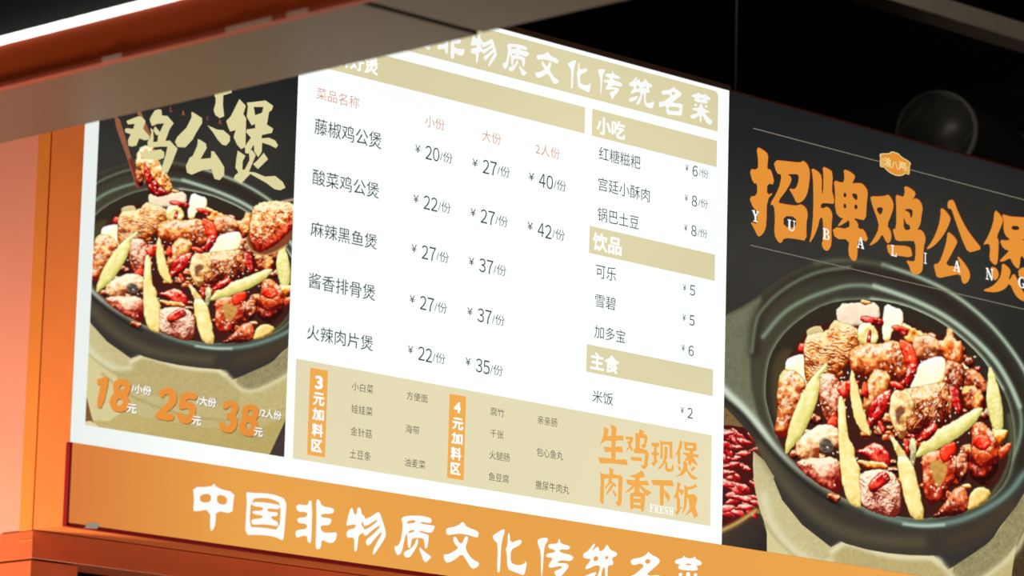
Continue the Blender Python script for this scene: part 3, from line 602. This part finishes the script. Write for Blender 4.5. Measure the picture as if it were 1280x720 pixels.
    b([(1148, 458), (1157, 451), (1175, 446), (1181, 452), (1179, 478), (1163, 482), (1148, 487), (1138, 485), (1145, 472)], *ONI, rad=5, bump=.3, gloss=.3)
    b([(1237.5, 456.7), (1247, 479), (1252.8, 507.8), (1254, 537), (1242, 538), (1233.8, 507.8), (1234.7, 480)], *CEL, rad=5, bump=.4, gloss=.4, ripple=(.1, 4.5, .4))
    b(tp(5, [(440, 240), (560, 235), (680, 210), (860, 170), (900, 250), (920, 340), (915, 480), (860, 560), (760, 600), (640, 620), (540, 600), (500, 500)]), (78, 22, 14), (170, 78, 36), (246, 200, 136), rad=22, gloss=.95, ripple=(.15, 5.5, .6))
    b(tp(5, [(390, 290), (440, 235), (510, 235), (590, 340), (600, 440), (560, 490), (530, 480), (525, 640), (480, 670), (430, 600), (400, 520), (370, 460), (385, 380)]), (140, 80, 40), (222, 170, 98), (250, 228, 180), rad=6, gloss=.7)
    C.poly(tp(5, [(430, 400), (500, 370), (520, 440), (470, 480), (470, 560), (430, 500)]), (110, 44, 28), warp=2, soft=1.5, alpha=.8)
    b(tp(5, [(190, 130), (250, 60), (330, 70), (380, 120), (350, 230), (280, 330), (200, 420), (130, 480), (150, 300)]), (120, 44, 20), (204, 120, 56), (248, 206, 140), rad=9, gloss=.8)
    b(tp(5, [(350, 240), (390, 250), (330, 460), (230, 560), (170, 570), (200, 360), (250, 300)]), *RCH, rad=6, gloss=1.)
    b(tp(5, [(370, 160), (440, 150), (510, 220), (490, 240), (400, 220)]), *BRR, rad=4)
    b(tp(5, [(130, 170), (165, 155), (190, 250), (180, 310), (115, 270)]), *BRR, rad=4)
    b(tp(5, [(260, 520), (300, 510), (350, 610), (310, 640)]), *RCH, rad=4)
    b(tp(4, [(520, 110), (640, 95), (720, 160), (740, 300), (700, 460), (600, 540), (560, 400), (540, 260)]), (96, 24, 18), (176, 84, 48), (246, 214, 186), rad=9, gloss=.95)
    b(tp(4, [(690, 200), (790, 140), (880, 190), (870, 240), (770, 320), (720, 280)]), *BRR, rad=5, gloss=.8)
    b(tp(4, [(590, 550), (660, 420), (700, 470), (690, 600), (640, 590)]), *BRR, rad=4, gloss=.3)
    b(tp(4, [(185, 80), (310, 80), (380, 140), (410, 230), (350, 400), (270, 580), (240, 650), (150, 620), (135, 560), (165, 430), (160, 280)]), (120, 26, 18), (200, 112, 58), (250, 214, 156), rad=12, gloss=.9)
    b(tp(5, [(30, 70), (60, 90), (90, 210), (130, 370), (200, 610), (190, 630), (120, 590), (60, 500), (40, 370), (20, 250)]), *CEY, rad=4, bump=.3, gloss=.4)
    b(tp(7, [(330, 120), (360, 60), (440, 0), (540, -60), (650, -50), (700, 0), (700, 140), (640, 130), (540, 140), (530, 230), (450, 260), (350, 220)]), *PNK, rad=9, gloss=.6)
    b(tp(7, [(350, 260), (520, 240), (660, 230), (720, 330), (710, 540), (640, 520), (540, 470), (420, 380), (350, 310)]), (110, 18, 22), (196, 104, 78), (250, 218, 180), rad=12, gloss=.95)
    C.poly(tp(7, [(530, 90), (570, 50), (630, 60), (665, 120), (650, 170), (600, 190), (540, 170)]), (96, 84, 72), warp=1.5, grain=1.2)
    C.line(tp(7, [(525, 110), (570, 50), (630, 55), (665, 110)]), (232, 196, 150), 1.4, .8)
    b([(1031.5, 456), (1033.5, 464), (1024, 474), (1024.5, 487), (1019, 508), (1011, 527), (1004, 541), (995, 552), (983, 565.5), (984, 552), (988, 530), (994, 512), (1003, 493), (1012, 477), (1024, 464)], *CEL, rad=8, bump=.35, gloss=.45)
    b([(1048, 502), (1054, 501), (1058, 512), (1059, 533), (1062, 551), (1067, 558), (1068, 570), (1076, 588), (1077, 630), (1068, 628), (1060, 623), (1054, 606), (1050.5, 582), (1048.5, 545)], *CEY, rad=7, bump=.4, gloss=.4)
    b(tp(8, [(60, 100), (150, 80), (240, 20), (340, 80), (380, 200), (330, 260), (200, 180)]), *RCH, rad=6, gloss=1.)
    b(tp(8, [(120, 330), (180, 290), (330, 270), (430, 340), (470, 450), (460, 640), (400, 680), (250, 640), (140, 590), (120, 430)]), (120, 44, 36), (206, 150, 120), (250, 226, 200), rad=10, gloss=.6, ripple=(-.5, 7., 1.1))
    b(tp(8, [(180, 390), (320, 270), (350, 310), (380, 370), (290, 430), (240, 470), (210, 460)]), *RCH, rad=5, gloss=.9)
    b(tp(8, [(85, 180), (180, 185), (320, 200), (365, 245), (300, 265), (180, 250), (110, 220)]), *GLD, rad=4)
    b(tp(8, [(560, -20), (610, 0), (615, 120), (595, 240), (560, 200), (560, 80)]), (140, 130, 90), (200, 190, 140), (230, 222, 180), rad=4, gloss=.3)
    b(tp(8, [(500, -10), (545, 0), (550, 120), (530, 160), (505, 80)]), *RCH, rad=3)
    b(tp(8, [(370, -30), (440, 0), (500, 90), (550, 180), (480, 190), (430, 120), (400, 30)]), *CEY, rad=4, gloss=.3)
    b(tp(8, [(440, 170), (530, 160), (590, 240), (630, 400), (690, 690), (580, 695), (530, 570), (480, 400)]), *CEY, rad=8, bump=.4, gloss=.4)
    b(tp(8, [(670, 150), (780, 100), (930, 130), (1000, 190), (980, 320), (900, 420), (860, 500), (780, 565), (720, 540), (690, 440), (685, 250)]), (92, 16, 16), (184, 62, 36), (236, 160, 110), rad=7, gloss=.8)
    C.poly(tp(8, [(710, 190), (880, 190), (895, 280), (860, 380), (800, 430), (760, 330)]), (208, 160, 74), warp=1.5, soft=2, grain=.25, alpha=.9)
    b(tp(9, [(460, 30), (600, 0), (700, 100), (690, 210), (600, 300), (480, 280), (440, 180)]), (50, 10, 12), (130, 28, 24), (206, 80, 52), rad=10, gloss=.5)
    b(tp(9, [(330, 60), (420, 40), (440, 180), (400, 300), (340, 300), (320, 180)]), *DRK, rad=5, gloss=.9)
    b(tp(9, [(300, 380), (370, 350), (410, 380), (430, 480), (430, 560), (330, 600), (200, 612), (110, 622), (180, 550), (250, 470)]), (70, 16, 14), (172, 66, 40), (232, 140, 90), rad=8, gloss=.85)
    b(tp(9, [(450, 430), (500, 360), (560, 350), (640, 400), (600, 480), (500, 540), (435, 560), (440, 480)]), (140, 110, 50), (222, 190, 110), (244, 228, 170), rad=6, bump=.4, gloss=.3)
    b(tp(6, [(460, 420), (520, 340), (620, 400), (700, 520), (710, 620), (640, 720), (520, 740), (460, 640), (480, 520)]), (100, 20, 14), (190, 70, 34), (240, 150, 90), rad=11, gloss=.9)
    b(tp(6, [(480, 470), (600, 450), (650, 540), (570, 605), (490, 560)]), *BRR, rad=5, gloss=.5)
    b(tp(6, [(640, 400), (700, 410), (790, 410), (780, 470), (720, 560), (690, 520)]), *GLD, rad=5, gloss=.4)
    b(tp(6, [(700, 590), (820, 520), (825, 570), (740, 690), (715, 650)]), (130, 30, 16), (206, 84, 48), (240, 150, 100), rad=4)
    b(tp(6, [(170, 600), (230, 545), (320, 520), (330, 610), (270, 680), (210, 710)]), *BRR, rad=5, bump=.4, gloss=.3)
    b(tp(6, [(550, 225), (530, 280), (470, 370), (350, 470), (200, 560), (60, 620), (-20, 650), (-12, 600), (60, 490), (130, 430), (280, 350), (400, 280), (480, 235)]), *CEL, rad=9, bump=.35, gloss=.4)
    b(tp(5, [(620, 700), (640, 640), (770, 520), (805, 580), (760, 660), (660, 710)]), *RCH, rad=6, gloss=1.)
    for i in range(230):                           # sesame
        x = r2.uniform(990, 1250); y = r2.gauss(500, 58)
        if ((x-1118)/132)**2+((y-515)/118)**2 > 1: continue
        C.fleck(x, y, r2.uniform(.8, 1.35), (255, 244, 214), r2.uniform(0, 3), 1.5, .85)
    C.c[:] = np.clip(C.c, 0, 1)

def to_image(name, arr):
    h, wd, _ = arr.shape
    im = bpy.data.images.new(name, wd, h, alpha=False)
    px = np.ones((h, wd, 4), np.float32); px[..., :3] = arr[::-1] if False else arr
    im.pixels.foreach_set(px.ravel()); im.update(); im.pack(); return im
def print_mat(name, im, k=1.):
    m = bpy.data.materials.new(name); m.use_nodes = True; nt = m.node_tree; p = nt.nodes['Principled BSDF']
    t = nt.nodes.new('ShaderNodeTexImage'); t.image = im; t.extension = 'EXTEND'; t.interpolation = 'Cubic'
    p.inputs['Base Color'].default_value = (.02, .02, .02, 1); p.inputs['Roughness'].default_value = .5; p.inputs['Specular IOR Level'].default_value = .1
    nt.links.new(t.outputs['Color'], p.inputs['Emission Color']); p.inputs['Emission Strength'].default_value = k; return m
def printed(name, x0, z0, x1, z1, y, mat, parent):
    o = rect(name, x0, z0, x1, z1, y, mat, parent)
    uv = o.data.uv_layers.new(name='print'); t = parent.location
    for l in o.data.loops:
        v = o.data.vertices[l.vertex_index].co; uv.data[l.index].uv = ((v.x+t.x-x0)/(x1-x0), (v.z+t.z-z0)/(z1-z0))
    return o
def grid(x0, z0, x1, z1, st_):
    nx = int((x1-x0)/st_); nz = int((z1-z0)/st_)
    return np.meshgrid(x0+(np.arange(nx)+.5)/nx*(x1-x0), z0+(np.arange(nz)+.5)/nz*(z1-z0))

# right hand print
fb = empty('food_light_box', (2.34, 0, ZM), 'dark backlit poster of a clay pot of braised chicken, right of the menu board', 'sign')
box('cabinet', (XW1+.0005, .004, ZM), (XR1, .1, ZT-.001), M_OR, fb, .001)
box('top_rim', (XW1+.004, -.002, ZT-.001), (XR1, .012, ZT+.003), M_RIM, fb)
gx, gz = grid(XW1+.0005, ZM, XR1, ZT-.001, .0011)
px_, py_ = proj(gx, gz); C = Canvas(px_, py_, .7); dish(C)
photo = printed('food_photo', XW1+.0005, ZM, XR1, ZT-.001, .0005, print_mat('backlit_pot_photo', to_image('pot_print', C.c), 1.), fb)
photo['label'] = 'photo print of the pot of chicken, celery and chillies'
rect('thin_line', 1.857, 3.6295, 2.824, 3.6315, -.0002, L_LINE, fb)
rect('thin_line', 1.853, 3.3668, 2.828, 3.3687, -.0002, L_LINE, fb)
TITLE = [('招', (930, 175, 5.333), [[[(80,45),(125,65),(160,97),(155,150),(152,197),(178,195),(203,298),(152,290),(150,368),(195,352),(150,400),(147,560),(135,610),(110,640),(90,645),(65,590),(38,545),(80,560),(86,548),(84,470),(60,455),(30,380),(85,372),(86,288),(58,290),(32,193),(90,200),(93,140)]],
   [[(192,133),(290,143),(375,152),(390,137),(420,160),(440,215),(425,340),(405,390),(373,420),(345,418),(325,370),(295,322),(335,330),(350,310),(362,270),(362,228),(310,228),(285,228),(310,245),(315,272),(285,330),(222,413),(245,425),(330,437),(355,437),(377,427),(410,450),(425,495),(412,560),(415,675),(350,660),(265,652),(245,690),(225,680),(198,630),(205,520),(198,434),(168,432),(215,355),(240,290),(248,228),(215,225)], [(262,505),(345,512),(345,585),(260,580)]]]),
 ('牌', (1005, 200, 5.333), [[[(45,52),(90,75),(118,110),(114,222),(125,222),(128,100),(120,42),(160,60),(190,80),(183,215),(190,222),(203,295),(160,288),(112,288),(108,322),(130,322),(150,310),(175,330),(188,365),(180,430),(182,560),(165,600),(145,607),(125,590),(115,560),(125,530),(125,385),(103,385),(90,450),(60,520),(30,562),(50,480),(60,350),(60,180),(55,100)]],
   [[(260,62),(300,75),(340,105),(330,135),(315,157),(375,153),(400,170),(425,210),(415,290),(410,405),(355,392),(325,388),(358,420),(358,460),(400,462),(430,548),(358,528),(355,600),(350,660),(335,677),(310,660),(292,620),(300,528),(205,528),(185,445),(300,462),(302,395),(265,425),(215,448),(250,400),(262,385),(240,388),(205,345),(205,200),(195,135),(240,150),(262,150),(268,110)],
    [(262,218),(280,220),(280,250),(260,248)], [(260,292),(280,293),(279,325),(262,322)], [(315,222),(354,225),(354,272),(335,262),(325,250)], [(333,298),(354,298),(354,330),(333,326)]]]),
 ('鸡', (1080, 220, 5.333), [[[(38,135),(90,137),(140,133),(158,122),(185,155),(197,200),(180,260),(150,330),(175,365),(182,405),(172,440),(155,450),(140,430),(120,385),(95,430),(60,455),(28,467),(60,425),(100,345),(85,280),(62,222),(48,175)], [(72,214),(130,205),(110,270)]],
   [[(265,65),(305,80),(343,112),(335,140),(315,160),(345,147),(375,170),(390,215),(380,265),(375,320),(350,362),(375,357),(400,385),(410,425),(395,470),(390,620),(375,650),(335,660),(310,640),(300,600),(275,562),(325,572),(340,560),(342,435),(300,432),(212,435),(200,400),(188,353),(213,355),(213,200),(208,122),(240,135),(262,140),(270,105)], [(270,220),(322,220),(322,262),(308,290),(306,258),(292,238),(274,234)], [(262,268),(275,310),(290,325),(302,325),(308,360),(262,362)]],
   [[(145,455),(185,462),(300,468),(315,500),(320,545),(215,530),(165,528)]]]),
 ('公', (1145, 240, 5.333), [[[(162,102),(195,125),(228,170),(225,200),(190,275),(140,340),(95,375),(62,385),(105,330),(145,240),(162,160)]],
   [[(208,65),(230,52),(250,58),(275,130),(330,240),(380,310),(437,378),(400,392),(345,405),(310,330),(270,220),(240,130),(230,110),(210,112)]],
   [[(207,262),(245,290),(272,325),(270,345),(225,430),(190,492),(290,498),(292,480),(268,422),(310,460),(350,520),(360,560),(345,600),(320,615),(303,600),(295,545),(215,560),(140,577),(125,530),(115,480),(150,480),(185,390),(205,310)]]]),
 ('煲', (1210, 250, 5.143), [[[(170,60),(200,90),(225,125),(215,160),(180,240),(195,255),(193,330),(188,400),(175,422),(150,400),(135,380),(142,290),(120,280),(92,292),(130,230),(160,150)]],
   [[(215,92),(245,100),(275,108),(330,110),(400,118),(430,120),(425,200),(415,250),(360,250),(340,258),(400,265),(440,275),(440,320),(370,315),(360,320),(420,380),(450,400),(420,420),(370,390),(335,350),(330,430),(318,445),(285,410),(270,370),(230,395),(195,397),(240,350),(265,325),(225,315),(200,255),(245,262),(270,255),(235,225),(225,180),(228,130)], [(278,165),(327,168),(327,195),(278,192)]],
   [[(140,430),(175,435),(195,465),(192,500),(170,518),(155,500),(150,470)]],
   [[(215,405),(250,425),(275,460),(260,500),(262,520),(290,470),(310,500),(325,545),(365,610),(420,640),(450,650),(400,660),(340,648),(300,610),(265,530),(240,570),(190,592),(130,592),(90,580),(150,560),(200,510),(215,460)]],
   [[(320,440),(400,430),(410,470),(350,510),(325,500)]]])]
for k, t, g in TITLE:
    gg = tile(*t, g)
    rim = [[[(x+.0022, z+.0016) for x, z in c] for c in sh] for sh in gg]
    u = glyph('character_edge', rim, -.0004, L_ORED, fb, 1, 'dark orange drop edge of the character '+k)
    glyph('poster_character', gg, -.0010, L_OR3, fb, 1, 'large orange brush character '+k)
for ch, x0, x1, y0, y1 in (('Y', 939.4, 948.4, 262.5, 276.5), ('U', 984, 993.8, 274, 288), ('B', 1028, 1036.9, 285, 298.8), ('A', 1070.6, 1079.6, 295.6, 309.4), ('L', 1113.2, 1120.3, 306, 319.6),
                           ('I', 1153.7, 1158.4, 315.6, 329.2), ('A', 1191, 1199.8, 325, 338.6), ('N', 1231.8, 1241, 334.6, 349), ('G', 1271.8, 1282, 345, 359)):
    serif_text(ch, x0, x1, y0, y1, L_WH2, fb, -.0016)['label'] = 'small white capital '+ch
EM = [(170,215),(200,200),(325,200),(345,165),(460,200),(490,245),(635,330),(640,370),(625,390),(620,520),(590,520),(565,500),(520,535),(440,545),(350,510),(280,460),(240,410),(190,410),(175,380),(180,250)]
ec = np.mean(EM, 0)
e1 = glyph('emblem', tile(1085, 175, 12, [[EM]]), -.0004, L_CREAM, fb, 1, 'small pot shaped emblem with cream outline')
glyph('emblem_face', tile(1085, 175, 12, [[[(ec[0]+(x-ec[0])*.93, ec[1]+(y-ec[1])*.92) for x, y in EM]]]), -.0008, L_OR3, e1, 1)
for k, x0, x1, y0, y1 in (('渝', 1104.8, 1113.6, 195.5, 207.5), ('八', 1113.8, 1122.6, 200.5, 210.5), ('两', 1123, 1132.6, 201.5, 212)):
    text(k, x0, x1, y0, y1, L_CREAM, e1, -.0012, .02)
for q in ([(182,260),(235,275),(240,405),(192,405)], [(570,395),(625,395),(618,515),(585,512)]): glyph('emblem_side', tile(1085, 175, 12, [[q]]), -.0012, lit('print_emblem_gold', (232, 180, 92)), e1, 0)

# left hand print: the same pot printed smaller
LX0, LZ0, LX1, LZ1 = .0312, 2.7366, .5225, 3.664
gx, gz = grid(LX0, LZ0, LX1, LZ1, .00085)
rx = 1.60887742*gx-.10292953*gz+2.21678488; rz = .01142821*gx+1.68317701*gz-2.10801925
px_, py_ = proj(rx, rz); C = Canvas(px_, py_, .9); dish(C, True)
# chopsticks with a morsel, and the spoon; drawn in the left print's own measured frame
lx_, ly_ = proj(gx, gz); C.X, C.Y = lx_, ly_; C.n1 = fbm(lx_/5, ly_/5, 3); C.n2 = fbm(lx_/1.8, ly_/1.8, 11, 2); C.n3 = fbm(lx_/2.2, ly_/2.8, 23, 2); C.n0 = fbm(lx_/4.6, ly_/4.6, 31, 2); C.aa = .5
def q72(x0, y0, s, pts): return [(x0+u/s, y0+v/s) for u, v in pts]
C.poly(q72(145, 125, 7.2, [(-20, 130), (35, 180), (150, 560), (200, 720), (212, 800), (180, 790), (110, 560), (60, 420), (0, 250)]), (150, 92, 66), it=0, grain=.2)
C.line(q72(145, 125, 7.2, [(130, 540), (165, 640), (205, 780)]), (120, 24, 28), 2.2, .9)
C.poly(q72(145, 125, 7.2, [(150, 0), (230, 120), (320, 330), (300, 400), (250, 280), (190, 120)]), (156, 98, 66), it=0, grain=.2)
C.blob(q72(145, 125, 7.2, [(180, 500), (225, 410), (330, 400), (370, 500), (400, 600), (480, 680), (520, 820), (440, 870), (330, 860), (270, 760), (230, 640), (165, 590)]), (140, 60, 24), (228, 160, 74), (255, 240, 200), rad=7, gloss=.8)
C.blob(q72(145, 125, 7.2, [(240, 530), (280, 600), (350, 720), (440, 800), (480, 850), (340, 875), (280, 800), (250, 680)]), *RCH, rad=4, gloss=.8)
C.blob(q72(145, 125, 7.2, [(165, 620), (240, 640), (250, 740), (220, 790), (180, 740)]), *DRK, rad=3, gloss=.6)
SP = q72(225, 200, 4.8, [(395, 440), (420, 420), (640, 380), (700, 400), (690, 440), (640, 510), (560, 560), (490, 575), (430, 550), (400, 500)])
C.poly(SP, (132, 70, 40)); C.line(SP[5:]+[SP[0]], (206, 150, 96), 1.1, .95, it=2)
C.blob(q72(225, 200, 4.8, [(345, 390), (380, 370), (420, 400), (410, 460), (370, 480)]), *GLZ, rad=4)
C.blob(q72(225, 200, 4.8, [(420, 330), (450, 260), (560, 240), (660, 250), (720, 300), (690, 400), (600, 480), (520, 540), (450, 555), (410, 480)]), (120, 24, 12), (206, 108, 52), (252, 222, 168), rad=13, gloss=.9)
C.blob(q72(225, 200, 4.8, [(430, 470), (520, 480), (600, 400), (690, 340), (690, 400), (600, 490), (520, 545), (450, 555)]), (110, 12, 10), (176, 44, 26), (220, 100, 60), rad=6, gloss=.3)
C.line(q72(225, 200, 4.8, [(700, 235), (660, 240), (620, 250)]), (230, 190, 160), 2., .8)
C.poly([(359, 520), (360, 580), (334, 574), (346, 548)], (64, 52, 48), it=0)
C.poly([(100, 470), (109, 500), (114, 520), (119, 536), (100, 534)], (126, 86, 50), it=0, grain=.3)
C.poly([(106, 527), (113, 526), (120, 531), (126, 538), (104, 536)], (226, 212, 160), it=0)
np.clip(C.c, 0, 1, out=C.c)
ph = printed('food_photo', LX0, LZ0, LX1, LZ1, -.0006, print_mat('backlit_pot_photo_small', to_image('small_pot_print', C.c), 1.), mb)
ph['label'] = 'smaller photo print of the pot with chopsticks and spoon'
BRUSH = [('鸡', (145, 125, 7.2), [[[(90,190),(140,170),(190,150),(225,150),(262,190),(240,260),(300,330),(290,360),(250,362),(205,345),(180,410),(140,420),(108,410),(105,360),(130,310),(80,290),(78,262),(100,255),(150,262),(165,215),(105,220)]],
   [[(380,85),(405,90),(410,140),(460,145),(515,210),(480,260),(440,370),(480,365),(550,440),(500,570),(460,655),(400,640),(445,490),(460,420),(400,420),(285,430),(280,380),(305,340),(315,290),(305,255),(330,270),(335,345),(330,380),(370,375),(375,320),(430,210),(370,215),(320,235),(300,180),(310,150),(345,95)]],
   [[(345,235),(385,280),(388,310),(360,318),(335,280)]], [[(205,468),(300,460),(400,445),(430,470),(430,520),(380,540),(290,535),(230,515)]]]),
 ('公', (215, 115, 6.26), [[[(150,155),(170,165),(232,205),(232,245),(185,320),(160,370),(100,435),(40,430),(20,390),(40,350),(110,280),(150,200)]], [[(275,262),(350,295),(400,300),(450,345),(450,385),(420,420),(390,412),(355,375),(320,320)]],
   [[(200,368),(225,380),(262,405),(268,440),(220,525),(300,518),(305,480),(302,465),(325,465),(370,530),(405,590),(405,650),(370,690),(330,680),(305,605),(240,610),(150,648),(115,630),(105,580),(135,515),(160,500),(195,420)]]]),
 ('牌', (215, 115, 6.26), [[[(338,30),(398,25),(395,100),(405,190),(370,205),(335,180),(322,140),(338,90)]], [[(330, 40), (400, 26), (465, 6), (460, -40), (330, -10)]]]),
 ('煲', (275, 115, 5.76), [[[(137,52),(183,100),(165,160),(185,190),(180,395),(150,412),(120,380),(95,325),(110,275),(70,285),(55,250),(42,210),(75,175)]],
   [[(190,78),(260,70),(325,62),(380,100),(370,130),(350,145),(335,235),(380,265),(370,295),(300,310),(295,335),(350,330),(395,350),(415,385),(400,405),(350,380),(300,365),(298,430),(272,470),(245,430),(240,380),(200,445),(178,440),(178,390),(220,330),(185,290),(190,270),(250,262),(250,230),(225,240),(190,180),(198,100)], [(240,108),(310,108),(300,150),(250,168)]],
   [[(125,422),(180,460),(160,500),(158,560),(175,560),(210,490),(205,430),(225,415),(255,455),(205,575),(250,580),(320,610),(395,605),(450,650),(468,690),(430,708),(390,700),(330,655),(215,590),(150,660),(95,625),(105,600),(130,580),(108,545),(115,480)]], [[(312,438),(343,485),(270,555),(235,520),(270,490)]]])]
for k, t, g in BRUSH:
    glyph('brush_character', tile(*t, g), Y2, L_GOLD, ph, 0, 'pale gold brush character '+k)
for s, x0, x1, y0, y1 in (('L', 211.5, 215, 134, 139.6), ('A', 226.3, 230.6, 138, 143.6), ('I', 257.5, 260, 145.5, 150.4), ('A', 272.4, 276.6, 149.4, 154.6)):
    serif_text(s, x0, x1, y0, y1, lit('print_small_red', (170, 96, 66)), ph, Y2)
N1, N2 = (110, 460, 9), (230, 480, 9)
for k, t, g in (('1', N1, [[[(105,118),(160,112),(175,95),(240,105),(160,455),(80,440),(140,190),(90,182)]]]),
    ('8', N1, [[[(330,125),(380,120),(440,140),(480,190),(470,260),(435,310),(470,370),(465,430),(420,485),(350,498),(280,480),(238,420),(235,370),(260,310),(290,285),(275,230),(285,160)], [(375,192),(400,205),(400,245),(370,262),(345,245),(350,205)], [(350,345),(385,360),(380,405),(345,428),(315,410),(318,365)]]]),
    ('2', N1, [[[(785,310),(800,260),(850,222),(920,222),(980,255),(1000,320),(990,400),(930,460),(870,505),(975,520),(945,605),(740,565),(770,500),(880,400),(910,350),(900,300),(880,292),(850,310),(845,345)]]]),
    ('5', N1, [[[(1045,258),(1235,285),(1220,362),(1105,345),(1095,385),(1150,375),(1205,420),(1210,500),(1180,590),(1120,632),(1050,620),(1000,570),(985,510),(1060,500),(1075,545),(1110,550),(1135,500),(1125,460),(1090,455),(1060,470),(1005,455)]]]),
    ('3', N2, [[[(420,275),(440,215),(490,185),(560,190),(610,235),(605,300),(570,350),(600,410),(590,490),(540,545),(470,552),(400,510),(378,425),(455,430),(465,470),(500,475),(520,440),(505,395),(470,385),(475,330),(515,325),(535,290),(525,260),(500,250),(480,285)]]]),
    ('8', N2, [[[(700,235),(750,228),(810,245),(842,300),(835,360),(805,400),(830,450),(825,530),(790,580),(730,592),(660,575),(615,520),(610,450),(650,395),(642,330),(655,270)], [(740,292),(765,310),(765,345),(735,362),(712,345),(715,305)], [(715,428),(745,445),(742,495),(710,515),(690,490),(692,450)]]])):
    gg = tile(*t, g)
    glyph('number_shadow', [[[(x+.0016, z-.0014) for x, z in c] for c in sh] for sh in gg], -.0010, L_SHAD, ph, 1)
    glyph('price_number', gg, Y2, L_NUM, ph, 1, 'bold orange digit '+k)
for s, x0, x1, y0, y1 in (('/小份', 163.9, 188.3, 479.5, 491), ('元', 157.8, 170.2, 504.2, 515.5), ('/大份', 245.5, 269.4, 494.2, 506), ('元', 239.4, 251, 519.6, 530.6), ('/2人份', 323.3, 351, 509.5, 521), ('元', 316.7, 327.8, 533.8, 545)):
    text(s, x0+.6, x1+.6, y0+.8, y1+.8, L_SHAD, ph, -.0015, .02, .04)
    text(s, x0, x1, y0, y1, L_WH2, ph, Y3, .02, .04, label='white lettering '+s)

# ------------------------------------------------------------------ overhead beam with a light strip, nearer than the signs
bm_ = empty('overhead_beam', (-.4, -1, 3.2), 'orange and grey overhead beam with a bright light strip, crossing in front of the signs', 'beam')
BX0, BX1, BH = -.537, -.272, 3.2
box('side_panel', (BX0, -3.4, BH+.008), (BX0+.02, 2.2, 3.278), M_BEAM, bm_, .001)
box('lower_lip', (BX0-.006, -3.4, BH), (BX0+.012, 2.2, BH+.008), paint('beam_lip', (158, 66, 42), .45), bm_, .001)
o = box('soffit_panel', (BX0+.004, -1.335, BH+.001), (BX1, 2.2, BH+.012), M_GREY, bm_, .002)
o = box('soffit_panel', (BX0+.004, -3.4, BH+.002), (BX1-.004, -1.350, BH+.012), M_GREY, bm_, .002)
box('inner_panel', (BX1-.02, -3.4, BH+.013), (BX1-.004, 2.2, 3.30), M_DARK, bm_)
box('filler_panel', (BX0+.02, -3.4, BH+.013), (BX1-.02, 2.2, BH+.02), M_DARK, bm_)
box('upper_panel', (BX0+.03, -3.4, 3.30), (BX0+.05, 2.2, 3.95), M_BLACK, bm_)
box('light_strip', (BX0-.008, -3.4, 3.279), (BX0+.02, 2.2, 3.291), L_LED, bm_, .003)
for x, y, ln in ((140, 78.5, .05), (311, 38, .11), (372, 16, .05)):
    p = P(x, y, 0, BX0-.006)
    o = box('tape_scrap', (BX0-.0075, p[1]-ln/2, BH+.0005), (BX0-.0062, p[1]+ln/2, BH+.0085), paint('pale_tape', (190, 150, 130), .6), bm_)
for y in (-2.6, .9):
    box('hanger', (-.45, y, 3.21), (-.42, y+.03, 5.2), M_DARK, bm_)
tp_ = mesh('tape_scrap', [(p[0], p[1]+d, p[2]) for d in (0, .0012) for p in (P(106, 660, 1, -.004), P(110, 653, 1, -.004), P(125.5, 654.5, 1, -.004), P(121.5, 661, 1, -.004))],
           [(0, 1, 2, 3), (7, 6, 5, 4), (0, 4, 5, 1), (1, 5, 6, 2), (2, 6, 7, 3), (3, 7, 4, 0)], M_TAPE)
tag(tp_, 'small white scrap of tape stuck on the lower left edge of the orange strip', 'tape')

# ------------------------------------------------------------------ above the signs
bar = box('ceiling_bar', (1.6, 1, 4.428), (6.2, 1.09, 4.482), M_BAR, None, .004)
tag(bar, 'long grey bar running below the dark ceiling at the upper right', 'bar')
rod = empty('hanging_rod', (2.89, 1, 3.6), 'thin dark rod hanging from the ceiling behind the dark poster', 'rod')
def tube(name, pts, rad, mat, parent, n=12):
    vs = []; fs = []
    for i, p in enumerate(pts):
        a = Vector(pts[max(i-1, 0)]); b = Vector(pts[min(i+1, len(pts)-1)]); d = (b-a).normalized()
        u = d.orthogonal().normalized() if abs(d.z) > .9 else d.cross(Vector((0, 0, 1))).normalized(); v = d.cross(u)
        r = rad(i) if callable(rad) else rad
        for j in range(n):
            t = 2*math.pi*j/n; vs.append(Vector(p)+u*r*math.cos(t)+v*r*math.sin(t))
    for i in range(len(pts)-1):
        for j in range(n): fs.append((i*n+j, i*n+(j+1) % n, (i+1)*n+(j+1) % n, (i+1)*n+j))
    fs += [tuple(range(n))[::-1], tuple(range((len(pts)-1)*n, len(pts)*n))]
    return mesh(name, vs, fs, mat, parent, True)
tube('shaft', [(2.89, 1, 3.6), (2.89, 1, 5.2)], .0035, paint('rod_steel', (70, 66, 60), .4, metal=.5), rod, 8)
du = empty('duct_pipe', (3.75, 1.3, 4.1), 'black ribbed duct pipe dimly visible above the dark poster', 'duct')
c0 = P(1172, 166, 1, 1.3); c1 = P(1250, 210, 1, 1.5)
d_ = c1-c0; pts = [tuple(c0+d_*(-.03+i/18)) for i in range(91)]
tube('pipe', pts, lambda i: .112+(.004 if i % 2 else 0), M_DUCT, du, 32)
for k, i in enumerate((0, 18)):
    tube('clamp_ring', [pts[i], pts[i+1]], .120, paint('ring_steel', (150, 146, 138), .35, metal=.5), du, 32)
